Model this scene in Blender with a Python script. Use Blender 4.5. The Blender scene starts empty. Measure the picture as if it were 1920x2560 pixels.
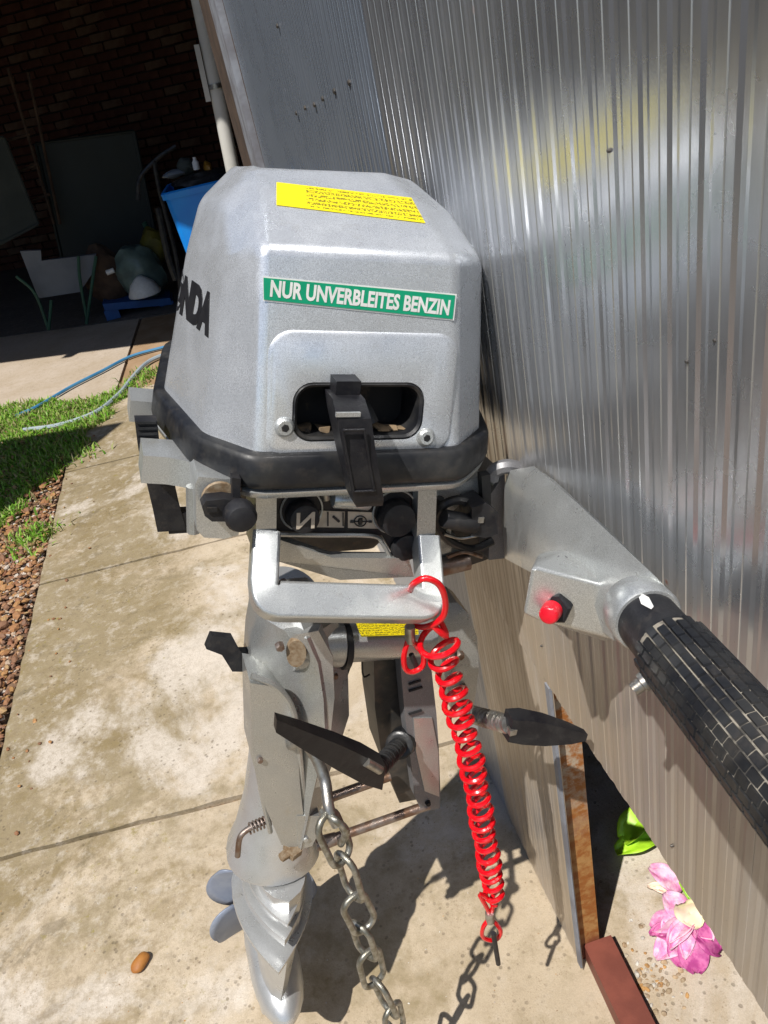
import bpy, bmesh, math, random
import numpy as np
from mathutils import Vector, Matrix
random.seed(7); np.random.seed(7)
S = bpy.context.scene
COL = S.collection
R = math.radians

# ------------------------------------------------------------------ camera
H = 1.35
FPX = 1930.0                      # focal length in pixels of the 1920x2560 photograph
_d = Vector((720., -3120., -FPX)).normalized()
_w = Vector((-609., 1160., -FPX)); _w = (_w - _w.dot(_d) * _d).normalized()
_up = -_d; _y = _w; _x = _y.cross(_up)
M3 = Matrix((_x, _y, _up))        # camera space -> world
CAMP = Vector((0, 0, H))
cam = bpy.data.cameras.new('camera'); camo = bpy.data.objects.new('camera', cam); COL.objects.link(camo)
camo.matrix_world = Matrix.Translation(CAMP) @ M3.to_4x4()
cam.sensor_fit = 'HORIZONTAL'; cam.sensor_width = 36.0; cam.lens = 36.0 * FPX / 1920.0
cam.clip_start = 0.02; cam.clip_end = 500
S.camera = camo

# ------------------------------------------------------------------ light
SUN = Vector((0.36, 0.41, -1.0)).normalized()     # direction the light travels
W = bpy.data.worlds.new('World'); S.world = W; W.use_nodes = True
nt = W.node_tree; nt.nodes.clear()
sky = nt.nodes.new('ShaderNodeTexSky'); sky.sky_type = 'NISHITA'; sky.sun_disc = False
sky.sun_elevation = math.asin(-SUN.z); sky.sun_rotation = math.atan2(-SUN.x, -SUN.y)
sky.air_density = 1.0; sky.dust_density = 0.6; sky.ozone_density = 3.0
bg = nt.nodes.new('ShaderNodeBackground'); bg.inputs[1].default_value = 0.085
wo = nt.nodes.new('ShaderNodeOutputWorld')
nt.links.new(sky.outputs[0], bg.inputs[0]); nt.links.new(bg.outputs[0], wo.inputs[0])
sl = bpy.data.lights.new('sun', 'SUN'); sl.energy = 5.0; sl.angle = R(0.53); sl.color = (1.0, 0.955, 0.89)
so = bpy.data.objects.new('sun', sl); COL.objects.link(so)
so.rotation_euler = SUN.to_track_quat('-Z', 'Y').to_euler()
S.view_settings.view_transform = 'Standard'; S.view_settings.look = 'None'
S.view_settings.exposure = 0.10; S.view_settings.gamma = 1.0; S.view_settings.use_curve_mapping = False

# ------------------------------------------------------------------ projections
def ray(px, py): return M3 @ Vector((px - 960., -(py - 1280.), -FPX))
def ground(px, py, z=0.0):
    r = ray(px, py); return CAMP + r * ((z - H) / r.z)
def on_y(px, py, y):
    r = ray(px, py); return CAMP + r * (y / r.y)
def on_x(px, py, x):
    r = ray(px, py); return CAMP + r * (x / r.x)
# motor frame: leans towards the fence, standing on its skeg
MO = ground(692, 2585)
_a = Vector((math.tan(R(18)), 0, 1)).normalized()
_mx = Vector((math.cos(R(4)), math.sin(R(4)), 0)); _mx = (_mx - _mx.dot(_a) * _a).normalized()
_my = _a.cross(_mx)
MR = Matrix((_mx, _my, _a)).transposed()          # local -> world
MRi = MR.transposed(); CL = MRi @ (CAMP - MO)
def L(px, py, yl):
    r = MRi @ ray(px, py); return CL + r * ((yl - CL.y) / r.y)
def toL(p): return MRi @ (Vector(p) - MO)

# ------------------------------------------------------------------ node materials
def lin(c): return tuple(c) + (1.0,) if len(c) == 3 else tuple(c)
class Nodes:
    def __init__(s, name):
        s.m = bpy.data.materials.new(name); s.m.use_nodes = True
        s.t = s.m.node_tree; s.n = s.t.nodes; s.n.clear()
        s.out = s.n.new('ShaderNodeOutputMaterial'); s.b = s.n.new('ShaderNodeBsdfPrincipled')
        s.t.links.new(s.b.outputs[0], s.out.inputs[0])
        s.tc = s.n.new('ShaderNodeTexCoord')
    def link(s, a, b): s.t.links.new(a, b)
    def coord(s, scale=(1, 1, 1), kind='Object', rot=(0, 0, 0)):
        mp = s.n.new('ShaderNodeMapping'); mp.inputs['Scale'].default_value = scale; mp.inputs['Rotation'].default_value = rot
        s.link(s.tc.outputs[kind], mp.inputs[0]); return mp.outputs[0]
    def noise(s, scale, detail=4, rough=.55, vec=None, dist=0.0):
        k = s.n.new('ShaderNodeTexNoise'); k.inputs['Scale'].default_value = scale; k.inputs['Detail'].default_value = detail
        k.inputs['Roughness'].default_value = rough; k.inputs['Distortion'].default_value = dist
        s.link(vec if vec is not None else s.tc.outputs['Object'], k.inputs['Vector']); return k.outputs[0]
    def voro(s, scale, vec=None, feature='F1', out=0, rnd=1.0):
        k = s.n.new('ShaderNodeTexVoronoi'); k.feature = feature; k.inputs['Scale'].default_value = scale
        k.inputs['Randomness'].default_value = rnd
        s.link(vec if vec is not None else s.tc.outputs['Object'], k.inputs['Vector']); return k.outputs[out]
    def ramp(s, fac, a, b, lo=0.0, hi=1.0):
        k = s.n.new('ShaderNodeMapRange'); k.inputs[1].default_value = a; k.inputs[2].default_value = b
        k.inputs[3].default_value = lo; k.inputs[4].default_value = hi; k.interpolation_type = 'SMOOTHSTEP'
        s.link(fac, k.inputs[0]); return k.outputs[0]
    def mix(s, fac, a, b, mode='MIX'):
        k = s.n.new('ShaderNodeMix'); k.data_type = 'RGBA'; k.blend_type = mode
        for v, i in ((fac, 0), (a, 6), (b, 7)):
            if hasattr(v, 'is_linked') or hasattr(v, 'links'): s.link(v, k.inputs[i])
            else: k.inputs[i].default_value = v if i == 0 else lin(v)
        return k.outputs[2]
    def math(s, op, a, b=0.0):
        k = s.n.new('ShaderNodeMath'); k.operation = op
        for v, i in ((a, 0), (b, 1)):
            if hasattr(v, 'links'): s.link(v, k.inputs[i])
            else: k.inputs[i].default_value = v
        return k.outputs[0]
    def set(s, name, v):
        if hasattr(v, 'links'): s.link(v, s.b.inputs[name])
        else: s.b.inputs[name].default_value = lin(v) if isinstance(v, tuple) else v
    def bump(s, h, strength=.3, dist=.001, prev=None):
        k = s.n.new('ShaderNodeBump'); k.inputs['Strength'].default_value = strength; k.inputs['Distance'].default_value = dist
        s.link(h, k.inputs['Height'])
        if prev is not None: s.link(prev, k.inputs['Normal'])
        s.link(k.outputs[0], s.b.inputs['Normal']); return k.outputs[0]

def simple(name, col, rough=.5, metal=0.0, col2=None, scale=20, lo=.35, hi=.65, bscale=None, bstr=.2, bdist=.001, rough2=None, dirt=None, dirt_amt=.5, dscale=60, **kw):
    n = Nodes(name)
    c = col
    if col2 is not None: c = n.mix(n.ramp(n.noise(scale, 6), lo, hi), col, col2)
    if dirt is not None:
        c = n.mix(n.math('MULTIPLY', n.ramp(n.noise(dscale, 8, .7), .5, .72), dirt_amt), c, dirt)
    n.set('Base Color', c); n.set('Roughness', rough); n.set('Metallic', metal)
    if rough2 is not None: n.set('Roughness', n.ramp(n.noise(scale * 1.7, 5), .3, .7, rough, rough2))
    if bscale: n.bump(n.noise(bscale, 5, .6), bstr, bdist)
    for k, v in kw.items(): n.set(k.replace('_', ' '), v)
    return n.m

def silver_mat(name, base, rough, metal, flake=.1, dustc=(.42, .38, .30), dust=.25):
    n = Nodes(name)
    f = n.noise(1300, 1, .5)
    lo = tuple(max(0, c * (1 - flake * 1.6)) for c in base); hi = tuple(min(1, c * (1 + flake * 1.6)) for c in base)
    c = n.mix(n.ramp(f, .35, .65), lo, hi)
    fl2 = n.ramp(n.voro(520), .12, .22, 1, 0)
    c = n.mix(n.math('MULTIPLY', fl2, flake * 3.2), c, (.92, .94, .96))
    c = n.mix(n.ramp(n.noise(9, 4), .4, .7, 0, .25), c, tuple(x * .75 for x in base))
    c = n.mix(n.math('MULTIPLY', n.ramp(n.noise(55, 8, .7), .55, .8), dust), c, dustc)
    # small scuffs
    sc = n.ramp(n.noise(40, 8, .8, n.coord((1, 1, .15))), .68, .74)
    c = n.mix(n.math('MULTIPLY', sc, .35), c, (.16, .15, .14))
    n.set('Base Color', c); n.set('Metallic', metal)
    n.set('Roughness', n.ramp(n.noise(30, 5), .3, .7, rough - .05, rough + .12))
    b = n.bump(n.noise(900, 2), .12, .0004)
    n.bump(n.noise(35, 3), .12, .001, b)
    return n.m
M = {}
M['cowl'] = silver_mat('cowl_silver_paint', (.70, .725, .755), .27, .62, .11)
M['silver'] = silver_mat('silver_casting', (.52, .535, .53), .31, .62, .10, dust=.40)
M['cast'] = silver_mat('worn_casting', (.45, .46, .45), .30, .66, .11, dust=.55)
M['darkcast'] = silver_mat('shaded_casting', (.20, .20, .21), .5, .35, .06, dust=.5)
M['gear'] = silver_mat('gearcase_paint', (.55, .56, .56), .30, .60, .05, dust=.35)
M['prop'] = simple('propeller_paint', (.20, .23, .30), .45, .1, (.24, .27, .33), 40, bscale=400, bstr=.1)
M['rubber'] = simple('black_rubber', (.010, .011, .014), .30, 0, (.03, .03, .03), 30, rough2=.6, dirt=(.12, .10, .08), dirt_amt=.25, dscale=45, bscale=200, bstr=.2, Specular_IOR_Level=.4)
M['plastic'] = simple('black_plastic', (.012, .012, .015), .42, 0, (.022, .022, .024), 60, rough2=.6, dirt=(.12, .10, .08), dirt_amt=.22, dscale=90, bscale=500, bstr=.35, bdist=.0006, Specular_IOR_Level=.35)
M['handle'] = simple('black_handle_plastic', (.008, .008, .011), .42, 0, (.018, .018, .02), 50, dirt=(.12, .10, .09), dirt_amt=.12, dscale=120, bscale=500, bstr=.35, bdist=.0006, Specular_IOR_Level=.3)
M['hole'] = simple('dark_recess', (.008, .008, .009), .7, 0, dirt=(.20, .14, .08), dirt_amt=.5, dscale=30)
M['dusty'] = simple('dusty_recess', (.05, .042, .035), .9, 0, (.24, .17, .10), 25, .42, .6)
M['red'] = simple('red_button', (.75, .01, .03), .3, 0, (.60, .008, .02), 80, Coat_Weight=.3)
M['redcord'] = simple('red_lanyard_plastic', (.78, .004, .012), .25, 0, (.62, .003, .01), 60, Coat_Weight=.4)
M['white'] = simple('white_paint', (.78, .78, .76), .45, 0, (.70, .70, .68), 60)
M['offwhite'] = simple('ivory_print', (.52, .45, .36), .5, 0, (.42, .36, .29), 90)
M['green'] = simple('green_sticker', (.002, .30, .15), .38, 0, (.004, .33, .17), 50)
M['black'] = simple('black_print', (.008, .008, .010), .5, 0, (.014, .014, .016), 60)
M['steel'] = simple('zinc_steel', (.46, .46, .44), .36, .85, (.30, .28, .25), 90, dirt=(.20, .13, .07), dirt_amt=.5, dscale=120, bscale=700, bstr=.3, bdist=.0005)
M['chain'] = simple('galvanised_chain', (.40, .40, .37), .42, .8, (.22, .21, .17), 120, dirt=(.16, .12, .06), dirt_amt=.5, dscale=150, bscale=600, bstr=.3, bdist=.0005)
M['oldsteel'] = simple('tarnished_steel', (.30, .25, .22), .45, .75, (.20, .12, .08), 60, .4, .62, bscale=400, bstr=.3)
M['grease'] = simple('greasy_rust', (.20, .13, .07), .6, .2, (.32, .25, .17), 150, bscale=600, bstr=.5)
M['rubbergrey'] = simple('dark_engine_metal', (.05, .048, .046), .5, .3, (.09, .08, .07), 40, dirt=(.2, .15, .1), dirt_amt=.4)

def yellow_sticker(name, sx=1.0, off=0.0):
    n = Nodes(name)
    v = n.coord((1, 1, 1), 'UV')
    sep = n.n.new('ShaderNodeSeparateXYZ'); n.link(v, sep.inputs[0])
    k = n.n.new('ShaderNodeTexNoise'); k.inputs['Scale'].default_value = 1; k.inputs['Detail'].default_value = 2
    mp = n.coord((70 * sx, 14, 1), 'UV'); n.link(mp, k.inputs[0])
    row = n.math('ABSOLUTE', n.math('SINE', n.math('MULTIPLY', sep.outputs[1], 18.8)))
    txt = n.math('MULTIPLY', n.ramp(k.outputs[0], .46, .52), n.ramp(row, .35, .55))
    mask = n.math('MULTIPLY', txt, n.math('MULTIPLY', n.ramp(sep.outputs[0], .20 + off, .22 + off), n.math('MULTIPLY', n.ramp(sep.outputs[1], .06, .1), n.ramp(sep.outputs[1], .96, .9))))
    c = n.mix(n.math('MULTIPLY', mask, .8), (.80, .66, .003), (.06, .05, .01))
    n.set('Base Color', c); n.set('Roughness', .5); return n.m
M['yellow'] = yellow_sticker('yellow_warning_sticker')

def concrete(name, base, light, dark, stain, stain_pos=None):
    n = Nodes(name)
    v = n.tc.outputs['Object']
    c = n.mix(n.ramp(n.noise(3.0, 6, .6), .35, .65), base, light)
    c = n.mix(n.ramp(n.noise(18, 8, .7), .45, .75, 0, .5), c, dark)
    # olive algae and damp patches, more towards the left, shape from noise
    if stain is not None:
        sp = n.n.new('ShaderNodeSeparateXYZ'); n.link(v, sp.inputs[0])
        posx = n.ramp(sp.outputs[0], -.10, -.70)
        posy = n.math('MULTIPLY', n.ramp(sp.outputs[1], .75, 1.6), n.ramp(sp.outputs[1], 4.4, 3.2))
        pos = n.math('MULTIPLY', n.math('MULTIPLY', posx, posy), .20)
        fine = n.noise(42, 8, .75, n.coord((1, .8, 1), rot=(0, 0, .5)))
        big = n.noise(2.9, 9, .66, n.coord((1.0, 1.25, 1), rot=(0, 0, .35)), .35)
        st = n.math('ADD', n.math('ADD', big, pos), n.math('MULTIPLY', n.math('SUBTRACT', fine, .5), .30))
        m1 = n.ramp(st, .47, .66)
        c = n.mix(n.math('MULTIPLY', m1, .66), c, stain)
        st2 = n.math('ADD', n.math('ADD', n.noise(4.6, 9, .7, n.coord((1, 1.6, 1), rot=(0, 0, -.3)), .4), n.math('MULTIPLY', posx, .08)), n.math('MULTIPLY', n.math('SUBTRACT', fine, .5), .35))
        c = n.mix(n.math('MULTIPLY', n.ramp(st2, .56, .70), .45), c, (.18, .125, .03))
        st3 = n.math('ADD', n.noise(7.5, 8, .7, n.coord((1, 1.5, 1), rot=(0, 0, .8)), .5), n.math('MULTIPLY', n.math('SUBTRACT', fine, .5), .3))
        c = n.mix(n.math('MULTIPLY', n.math('MULTIPLY', n.ramp(st3, .55, .66), posx), .45), c, (.10, .085, .055))
        m3 = n.ramp(n.noise(2.6, 8, .65, n.coord((1, .9, 1), rot=(0, 0, 2)), .4), .53, .64)
        c = n.mix(n.math('MULTIPLY', m3, .72), c, (.66, .60, .53))
        mo_ = n.math('MULTIPLY', n.ramp(n.noise(34, 6, .7), .58, .66), n.ramp(n.noise(3.1, 5), .48, .60))
        c = n.mix(n.math('MULTIPLY', n.math('MULTIPLY', mo_, posx), .8), c, (.24, .20, .02))
    # fine grit: dark pores and pale aggregate
    pore = n.ramp(n.math('ADD', n.voro(62), n.math('MULTIPLY', n.noise(300, 3), .12)), .20, .30, 1, 0)
    porem = n.math('MULTIPLY', pore, n.ramp(n.noise(8, 4), .42, .60))
    c = n.mix(n.math('MULTIPLY', porem, .5), c, (.085, .065, .04))
    ag = n.math('MULTIPLY', n.ramp(n.voro(170), .10, .30, 1, 0), n.ramp(n.noise(14, 4), .40, .60))
    c = n.mix(n.math('MULTIPLY', ag, .6), c, (.26, .19, .12))
    mot = n.ramp(n.noise(48, 9, .8), .44, .62)
    mot2 = n.ramp(n.noise(21, 8, .75), .50, .66)
    wgt = n.math('ADD', .14, n.math('MULTIPLY', posx, .34)) if stain is not None else .15
    c = n.mix(n.math('MULTIPLY', mot, wgt), c, (.20, .15, .085))
    c = n.mix(n.math('MULTIPLY', mot2, wgt), c, (.62, .56, .48))
    sand = n.ramp(n.noise(420, 3, .7), .35, .65)
    c = n.mix(n.math('MULTIPLY', sand, .22), c, (.22, .17, .12))
    n.set('Base Color', c); n.set('Roughness', .9)
    b = n.bump(n.math('SUBTRACT', n.noise(160, 6, .7), n.math('MULTIPLY', porem, .9)), .5, .0022)
    n.bump(n.noise(12, 5), .25, .006, b)
    return n.m
M['path'] = concrete('path_concrete', (.45, .365, .255), (.545, .455, .335), (.34, .27, .18), (.175, .135, .05))
M['yard'] = concrete('yard_concrete', (.45, .37, .28), (.52, .44, .36), (.36, .28, .19), None)
M['yardshade'] = concrete('shaded_yard_concrete', (.09, .085, .08), (.12, .11, .10), (.06, .055, .05), None)  # yard concrete copy darkened, the shed's shade put into its colour
M['yardwet'] = simple('brown_yard', (.30, .19, .10), .85, 0, (.38, .26, .16), 6, bscale=120, bstr=.4, bdist=.002)
M['soil'] = simple('brown_soil', (.12, .07, .04), .95, 0, (.20, .12, .07), 30, bscale=60, bstr=.8, bdist=.01)
M['jointdirt'] = simple('joint_dirt', (.13, .085, .05), .95, 0, (.34, .20, .09), 90, .5, .62, bscale=200, bstr=.8, bdist=.003)
M['gravel'] = None

def fence_mat(tint=None):
    n = Nodes('ribbed_metal_sheet')
    v = n.coord((1, 1, .03))
    st = n.noise(90, 5, .6, v)
    c = n.mix(n.ramp(st, .3, .7), (.50, .515, .54), (.60, .615, .64))
    c = n.mix(n.ramp(n.noise(2.5, 5), .4, .65, 0, .5), c, (.45, .46, .48))
    # lower tan dirt, spread upwards to paint in the ground's reflection; rust spots
    sp = n.n.new('ShaderNodeSeparateXYZ'); n.link(n.tc.outputs['Object'], sp.inputs[0])
    low = n.ramp(sp.outputs[2], 1.08, .70)
    dn = n.ramp(n.noise(11, 7, .7, n.coord((1, 1, .25))), .20, .60, .35, 1)
    dirt_refl = n.math('MULTIPLY', n.math('MULTIPLY', low, dn), .80)
    c = n.mix(dirt_refl, c, (.42, .325, .21))
    rs = n.math('MULTIPLY', n.ramp(n.voro(11), .020, .045, 1, 0), n.ramp(n.noise(3, 3), .45, .55))
    c = n.mix(rs, c, (.16, .05, .02))
    pit = n.math('MULTIPLY', n.ramp(n.voro(130), .03, .09, 1, 0), n.ramp(n.noise(9, 4), .45, .6))
    c = n.mix(n.math('MULTIPLY', pit, .6), c, (.12, .10, .08))
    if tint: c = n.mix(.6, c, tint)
    n.set('Base Color', c)
    n.set('Metallic', n.math('SUBTRACT', .80 if not tint else .6, n.math('ADD', n.math('MULTIPLY', dirt_refl, .7), n.math('MULTIPLY', rs, .8))))
    ro = n.math('ADD', n.ramp(n.noise(7, 6, .65), .3, .7, .23, .34), n.math('MULTIPLY', dirt_refl, .25))
    n.set('Roughness', ro)
    b = n.bump(n.noise(5, 3, .5, n.coord((1, 1, .6))), .16, .010)
    n.bump(n.noise(420, 3), .07, .0006, b)
    return n.m
M['fence'] = fence_mat()
M['fenceblue'] = fence_mat((.22, .29, .39))  # sheet material mixed towards blue-grey

def rust_mat():
    n = Nodes('rusty_painted_steel')
    c = n.mix(n.ramp(n.noise(45, 7, .65), .42, .60), (.34, .12, .022), (.46, .37, .27))
    sp = n.n.new('ShaderNodeSeparateXYZ'); n.link(n.tc.outputs['Object'], sp.inputs[0])
    c = n.mix(n.ramp(n.math('ADD', sp.outputs[2], n.math('MULTIPLY', n.noise(12, 5), .25)), .62, .42), c, n.mix(n.ramp(n.noise(60, 6), .4, .65), (.30, .10, .015), (.42, .22, .07)))
    c = n.mix(n.ramp(n.math('ADD', sp.outputs[2], n.math('MULTIPLY', n.noise(40, 5), .05)), .10, .05), c, (.17, .045, .025))
    n.set('Base Color', c); n.set('Roughness', .75); n.bump(n.noise(220, 6), .6, .001); return n.m
M['rust'] = rust_mat()
M['redoxide'] = simple('red_oxide_paint', (.20, .055, .035), .55, 0, (.15, .04, .026), 20, bscale=300, bstr=.2)
M['timber'] = simple('grey_painted_timber', (.28, .30, .34), .8, 0, (.18, .18, .20), 12, bscale=80, bstr=.5, bdist=.002)
M['darktimber'] = simple('dark_old_timber', (.09, .055, .035), .9, 0, (.05, .03, .02), 12, bscale=60, bstr=.5, bdist=.003)
M['pipe'] = simple('white_pipe_paint', (.62, .61, .57), .5, 0, (.50, .49, .45), 6)
M['bluetub'] = simple('blue_bin_plastic', (.004, .22, .78), .4, 0, (.006, .27, .82), 6)
M['shingle'] = None
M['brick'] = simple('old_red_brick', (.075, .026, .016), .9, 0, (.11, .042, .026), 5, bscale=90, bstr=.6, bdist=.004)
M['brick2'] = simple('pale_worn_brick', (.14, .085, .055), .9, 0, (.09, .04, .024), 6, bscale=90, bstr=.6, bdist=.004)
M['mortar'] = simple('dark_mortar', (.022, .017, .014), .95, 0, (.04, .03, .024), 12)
M['housewall'] = simple('house_reflection_blue', (.13, .19, .29), .9, 0, (.11, .16, .25), 2)  # blue put into the wall colour so the fence reflection turns bluish
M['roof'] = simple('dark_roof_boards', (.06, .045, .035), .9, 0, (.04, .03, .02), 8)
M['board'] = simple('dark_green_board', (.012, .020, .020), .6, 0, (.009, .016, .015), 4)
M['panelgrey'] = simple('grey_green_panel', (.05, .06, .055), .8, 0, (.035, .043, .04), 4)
M['greenmetal'] = simple('green_tube_paint', (.015, .07, .05), .5, 0, (.02, .09, .06), 20)
M['greyboard'] = simple('pale_grey_board', (.16, .18, .21), .7, 0, (.12, .14, .17), 5)
M['bluepallet'] = simple('blue_paint_wood', (.01, .07, .25), .6, 0, (.015, .09, .30), 8)
M['bag'] = simple('milky_green_plastic', (.13, .19, .17), .35, 0, (.09, .13, .12), 12)
M['yellowsack'] = simple('yellow_sack', (.14, .12, .01), .7, 0, (.09, .08, .01), 12)
M['yellowbin'] = simple('yellow_plastic', (.75, .48, .02), .45, 0, (.68, .42, .02), 6)
M['orange'] = simple('orange_plastic', (.42, .20, .02), .5, 0, (.35, .16, .02), 10)
M['hoseblue'] = simple('blue_hose', (.05, .20, .38), .4, 0, (.08, .26, .45), 10)
M['hosegrey'] = simple('grey_hose', (.36, .42, .45), .4, 0, (.30, .36, .40), 10)
M['pink'] = simple('pink_petal', (.74, .22, .45), .55, 0, (.86, .52, .64), 55, .38, .62, bscale=140, bstr=.5, bdist=.002, dirt=(.35, .16, .10), dirt_amt=.35, dscale=70, Subsurface_Weight=.1)
M['cream'] = simple('cream_petal', (.85, .76, .42), .55, 0, (.82, .62, .50), 30)
M['magenta'] = simple('magenta_petal', (.40, .05, .22), .55, 0, (.58, .14, .34), 60, .4, .6, bscale=140, bstr=.5, bdist=.002)
M['leafgreen'] = simple('bright_leaf', (.42, .72, .03), .45, 0, (.30, .58, .03), 20)
M['pebble'] = simple('orange_pebble', (.40, .17, .035), .6, 0, (.30, .11, .02), 40, bscale=150, bstr=.3)
M['lawn'] = simple('far_ground', (.10, .10, .05), .95, 0, (.16, .13, .08), 1.5, bscale=20, bstr=.5, bdist=.02)

# ------------------------------------------------------------------ mesh helpers
def link(o, parent=None):
    COL.objects.link(o)
    if parent is not None: o.parent = parent
    return o
def tag(o, label=None, cat=None, group=None, kind=None):
    if label: o['label'] = label
    if cat: o['category'] = cat
    if group: o['group'] = group
    if kind: o['kind'] = kind
    return o
def empty(name, loc=(0, 0, 0), label=None, cat=None, group=None, mat3=None):
    o = bpy.data.objects.new(name, None); o.empty_display_size = .05
    m = Matrix.Translation(Vector(loc))
    if mat3 is not None: m = m @ mat3.to_4x4()
    o.matrix_world = m; COL.objects.link(o); return tag(o, label, cat, group)
def obj(name, bm, mat, parent=None, bevel=0.0, seg=3, smooth=True, angle=40, limit=25):
    if bevel > 0:
        es = [e for e in bm.edges if len(e.link_faces) == 2 and e.calc_face_angle(0) > R(limit)]
        bmesh.ops.bevel(bm, geom=es, offset=bevel, segments=seg, profile=.5, affect='EDGES', clamp_overlap=True)
    bmesh.ops.recalc_face_normals(bm, faces=bm.faces)
    if smooth:
        for f in bm.faces: f.smooth = True
        for e in bm.edges:
            if len(e.link_faces) == 2 and e.calc_face_angle(0) > R(angle): e.smooth = False
    me = bpy.data.meshes.new(name); bm.to_mesh(me); bm.free()
    for mm in (mat if isinstance(mat, (list, tuple)) else [mat]): me.materials.append(mm)
    o = link(bpy.data.objects.new(name, me), parent)
    if bevel > 0 and smooth:
        wn = o.modifiers.new('wn', 'WEIGHTED_NORMAL'); wn.keep_sharp = True
    return o
def bm_new(): return bmesh.new()
def add_faces(bm, vs, fs):
    bv = [bm.verts.new(v) for v in vs]
    for f in fs:
        try: bm.faces.new([bv[i] for i in f])
        except ValueError: pass
    return bv
def add_box(bm, c, s, rot=None):
    c = Vector(c); m = rot if rot is not None else Matrix.Identity(3)
    vs = [c + m @ Vector((x * s[0] / 2, y * s[1] / 2, z * s[2] / 2)) for x in (-1, 1) for y in (-1, 1) for z in (-1, 1)]
    add_faces(bm, vs, [(0, 1, 3, 2), (4, 6, 7, 5), (0, 4, 5, 1), (2, 3, 7, 6), (0, 2, 6, 4), (1, 5, 7, 3)]); return bm
def add_hull(bm, pts):
    vs = [bm.verts.new(p) for p in pts]
    bmesh.ops.convex_hull(bm, input=vs); 
    bmesh.ops.dissolve_limit(bm, angle_limit=R(1), verts=bm.verts, edges=bm.edges)
    return bm
def add_loft(bm, rings, cap=True, closed=True):
    rv = [[bm.verts.new(p) for p in r] for r in rings]; n = len(rings[0])
    for a, b in zip(rv[:-1], rv[1:]):
        for i in range(n if closed else n - 1):
            try: bm.faces.new((a[i], a[(i + 1) % n], b[(i + 1) % n], b[i]))
            except ValueError: pass
    if cap:
        for r in (rv[0], rv[-1]):
            try: bm.faces.new(r)
            except ValueError: pass
    return bm
def frames(pts, closed=False):
    out = []; n = len(pts); ref = None
    for i, p in enumerate(pts):
        a = pts[(i - 1) % n] if (i > 0 or closed) else p; b = pts[(i + 1) % n] if (i < n - 1 or closed) else p
        t = (Vector(b) - Vector(a)).normalized()
        if ref is None: ref = t.orthogonal().normalized()
        ref = (ref - ref.dot(t) * t).normalized(); out.append((t, ref, t.cross(ref)))
    return out
def add_tube(bm, pts, r, n=10, closed=False, cap=True):
    pts = [Vector(p) for p in pts]; fr = frames(pts, closed); rings = []
    for i, (p, (t, u, v)) in enumerate(zip(pts, fr)):
        rr = r[i] if isinstance(r, (list, tuple)) else r
        rings.append([p + (u * math.cos(2 * math.pi * k / n) + v * math.sin(2 * math.pi * k / n)) * rr for k in range(n)])
    if closed:
        rv = [[bm.verts.new(p) for p in q] for q in rings]
        for i in range(len(rv)):
            a, b = rv[i], rv[(i + 1) % len(rv)]
            best = 0
            if i == len(rv) - 1:
                best = min(range(n), key=lambda s: (a[0].co - b[s].co).length)
            for k in range(n): bm.faces.new((a[k], a[(k + 1) % n], b[(k + 1 + best) % n], b[(k + best) % n]))
        return bm
    return add_loft(bm, rings, cap)
def add_cyl(bm, a, b, r0, r1=None, n=24): return add_tube(bm, [a, b], [r0, r0 if r1 is None else r1], n)
def add_lathe(bm, a, b, prof, n=24):
    a = Vector(a); b = Vector(b); ax = (b - a); t = ax.normalized(); u = t.orthogonal().normalized(); v = t.cross(u)
    rings = [[a + ax * s + (u * math.cos(2 * math.pi * k / n) + v * math.sin(2 * math.pi * k / n)) * r for k in range(n)] for s, r in prof]
    return add_loft(bm, rings)
def smooth_path(pts, k=8):
    P = [Vector(p) for p in pts]; P = [2 * P[0] - P[1]] + P + [2 * P[-1] - P[-2]]; out = []
    for i in range(1, len(P) - 2):
        for j in range(k):
            t = j / k; a, b, c, d = P[i - 1:i + 3]
            out.append(.5 * ((2 * b) + (c - a) * t + (2 * a - 5 * b + 4 * c - d) * t * t + (3 * b - a - 3 * c + d) * t ** 3))
    out.append(P[-2]); return out
def rrect(w, h, r, k=5):
    out = []
    for cx, cy, a0 in ((w / 2 - r, h / 2 - r, 0), (-w / 2 + r, h / 2 - r, 90), (-w / 2 + r, -h / 2 + r, 180), (w / 2 - r, -h / 2 + r, 270)):
        for j in range(k + 1):
            a = R(a0 + 90 * j / k); out.append((cx + r * math.cos(a), cy + r * math.sin(a)))
    return out
def resample_closed(P, n):
    P = [Vector(p) for p in P]; Ls = [(P[(i + 1) % len(P)] - P[i]).length for i in range(len(P))]; T = sum(Ls); out = []
    for k in range(n):
        d = T * k / n; i = 0
        while d > Ls[i]: d -= Ls[i]; i += 1
        out.append(P[i].lerp(P[(i + 1) % len(P)], d / Ls[i]))
    return out
def text_bm(s, size, sx=1.0, offset=0.0, ext=.0004, spacing=1.0):
    cu = bpy.data.curves.new('t', 'FONT'); cu.body = s; cu.size = size; cu.align_x = 'CENTER'; cu.align_y = 'CENTER'
    cu.offset = offset; cu.extrude = ext; cu.space_character = spacing; cu.resolution_u = 3
    o = bpy.data.objects.new('t', cu); COL.objects.link(o)
    dg = bpy.context.evaluated_depsgraph_get(); me = bpy.data.meshes.new_from_object(o.evaluated_get(dg))
    bm = bmesh.new(); bm.from_mesh(me); bpy.data.objects.remove(o); bpy.data.meshes.remove(me)
    for v in bm.verts: v.co.x *= sx
    return bm
def uvquad(bm, quad_faces_uv):
    pass

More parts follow.
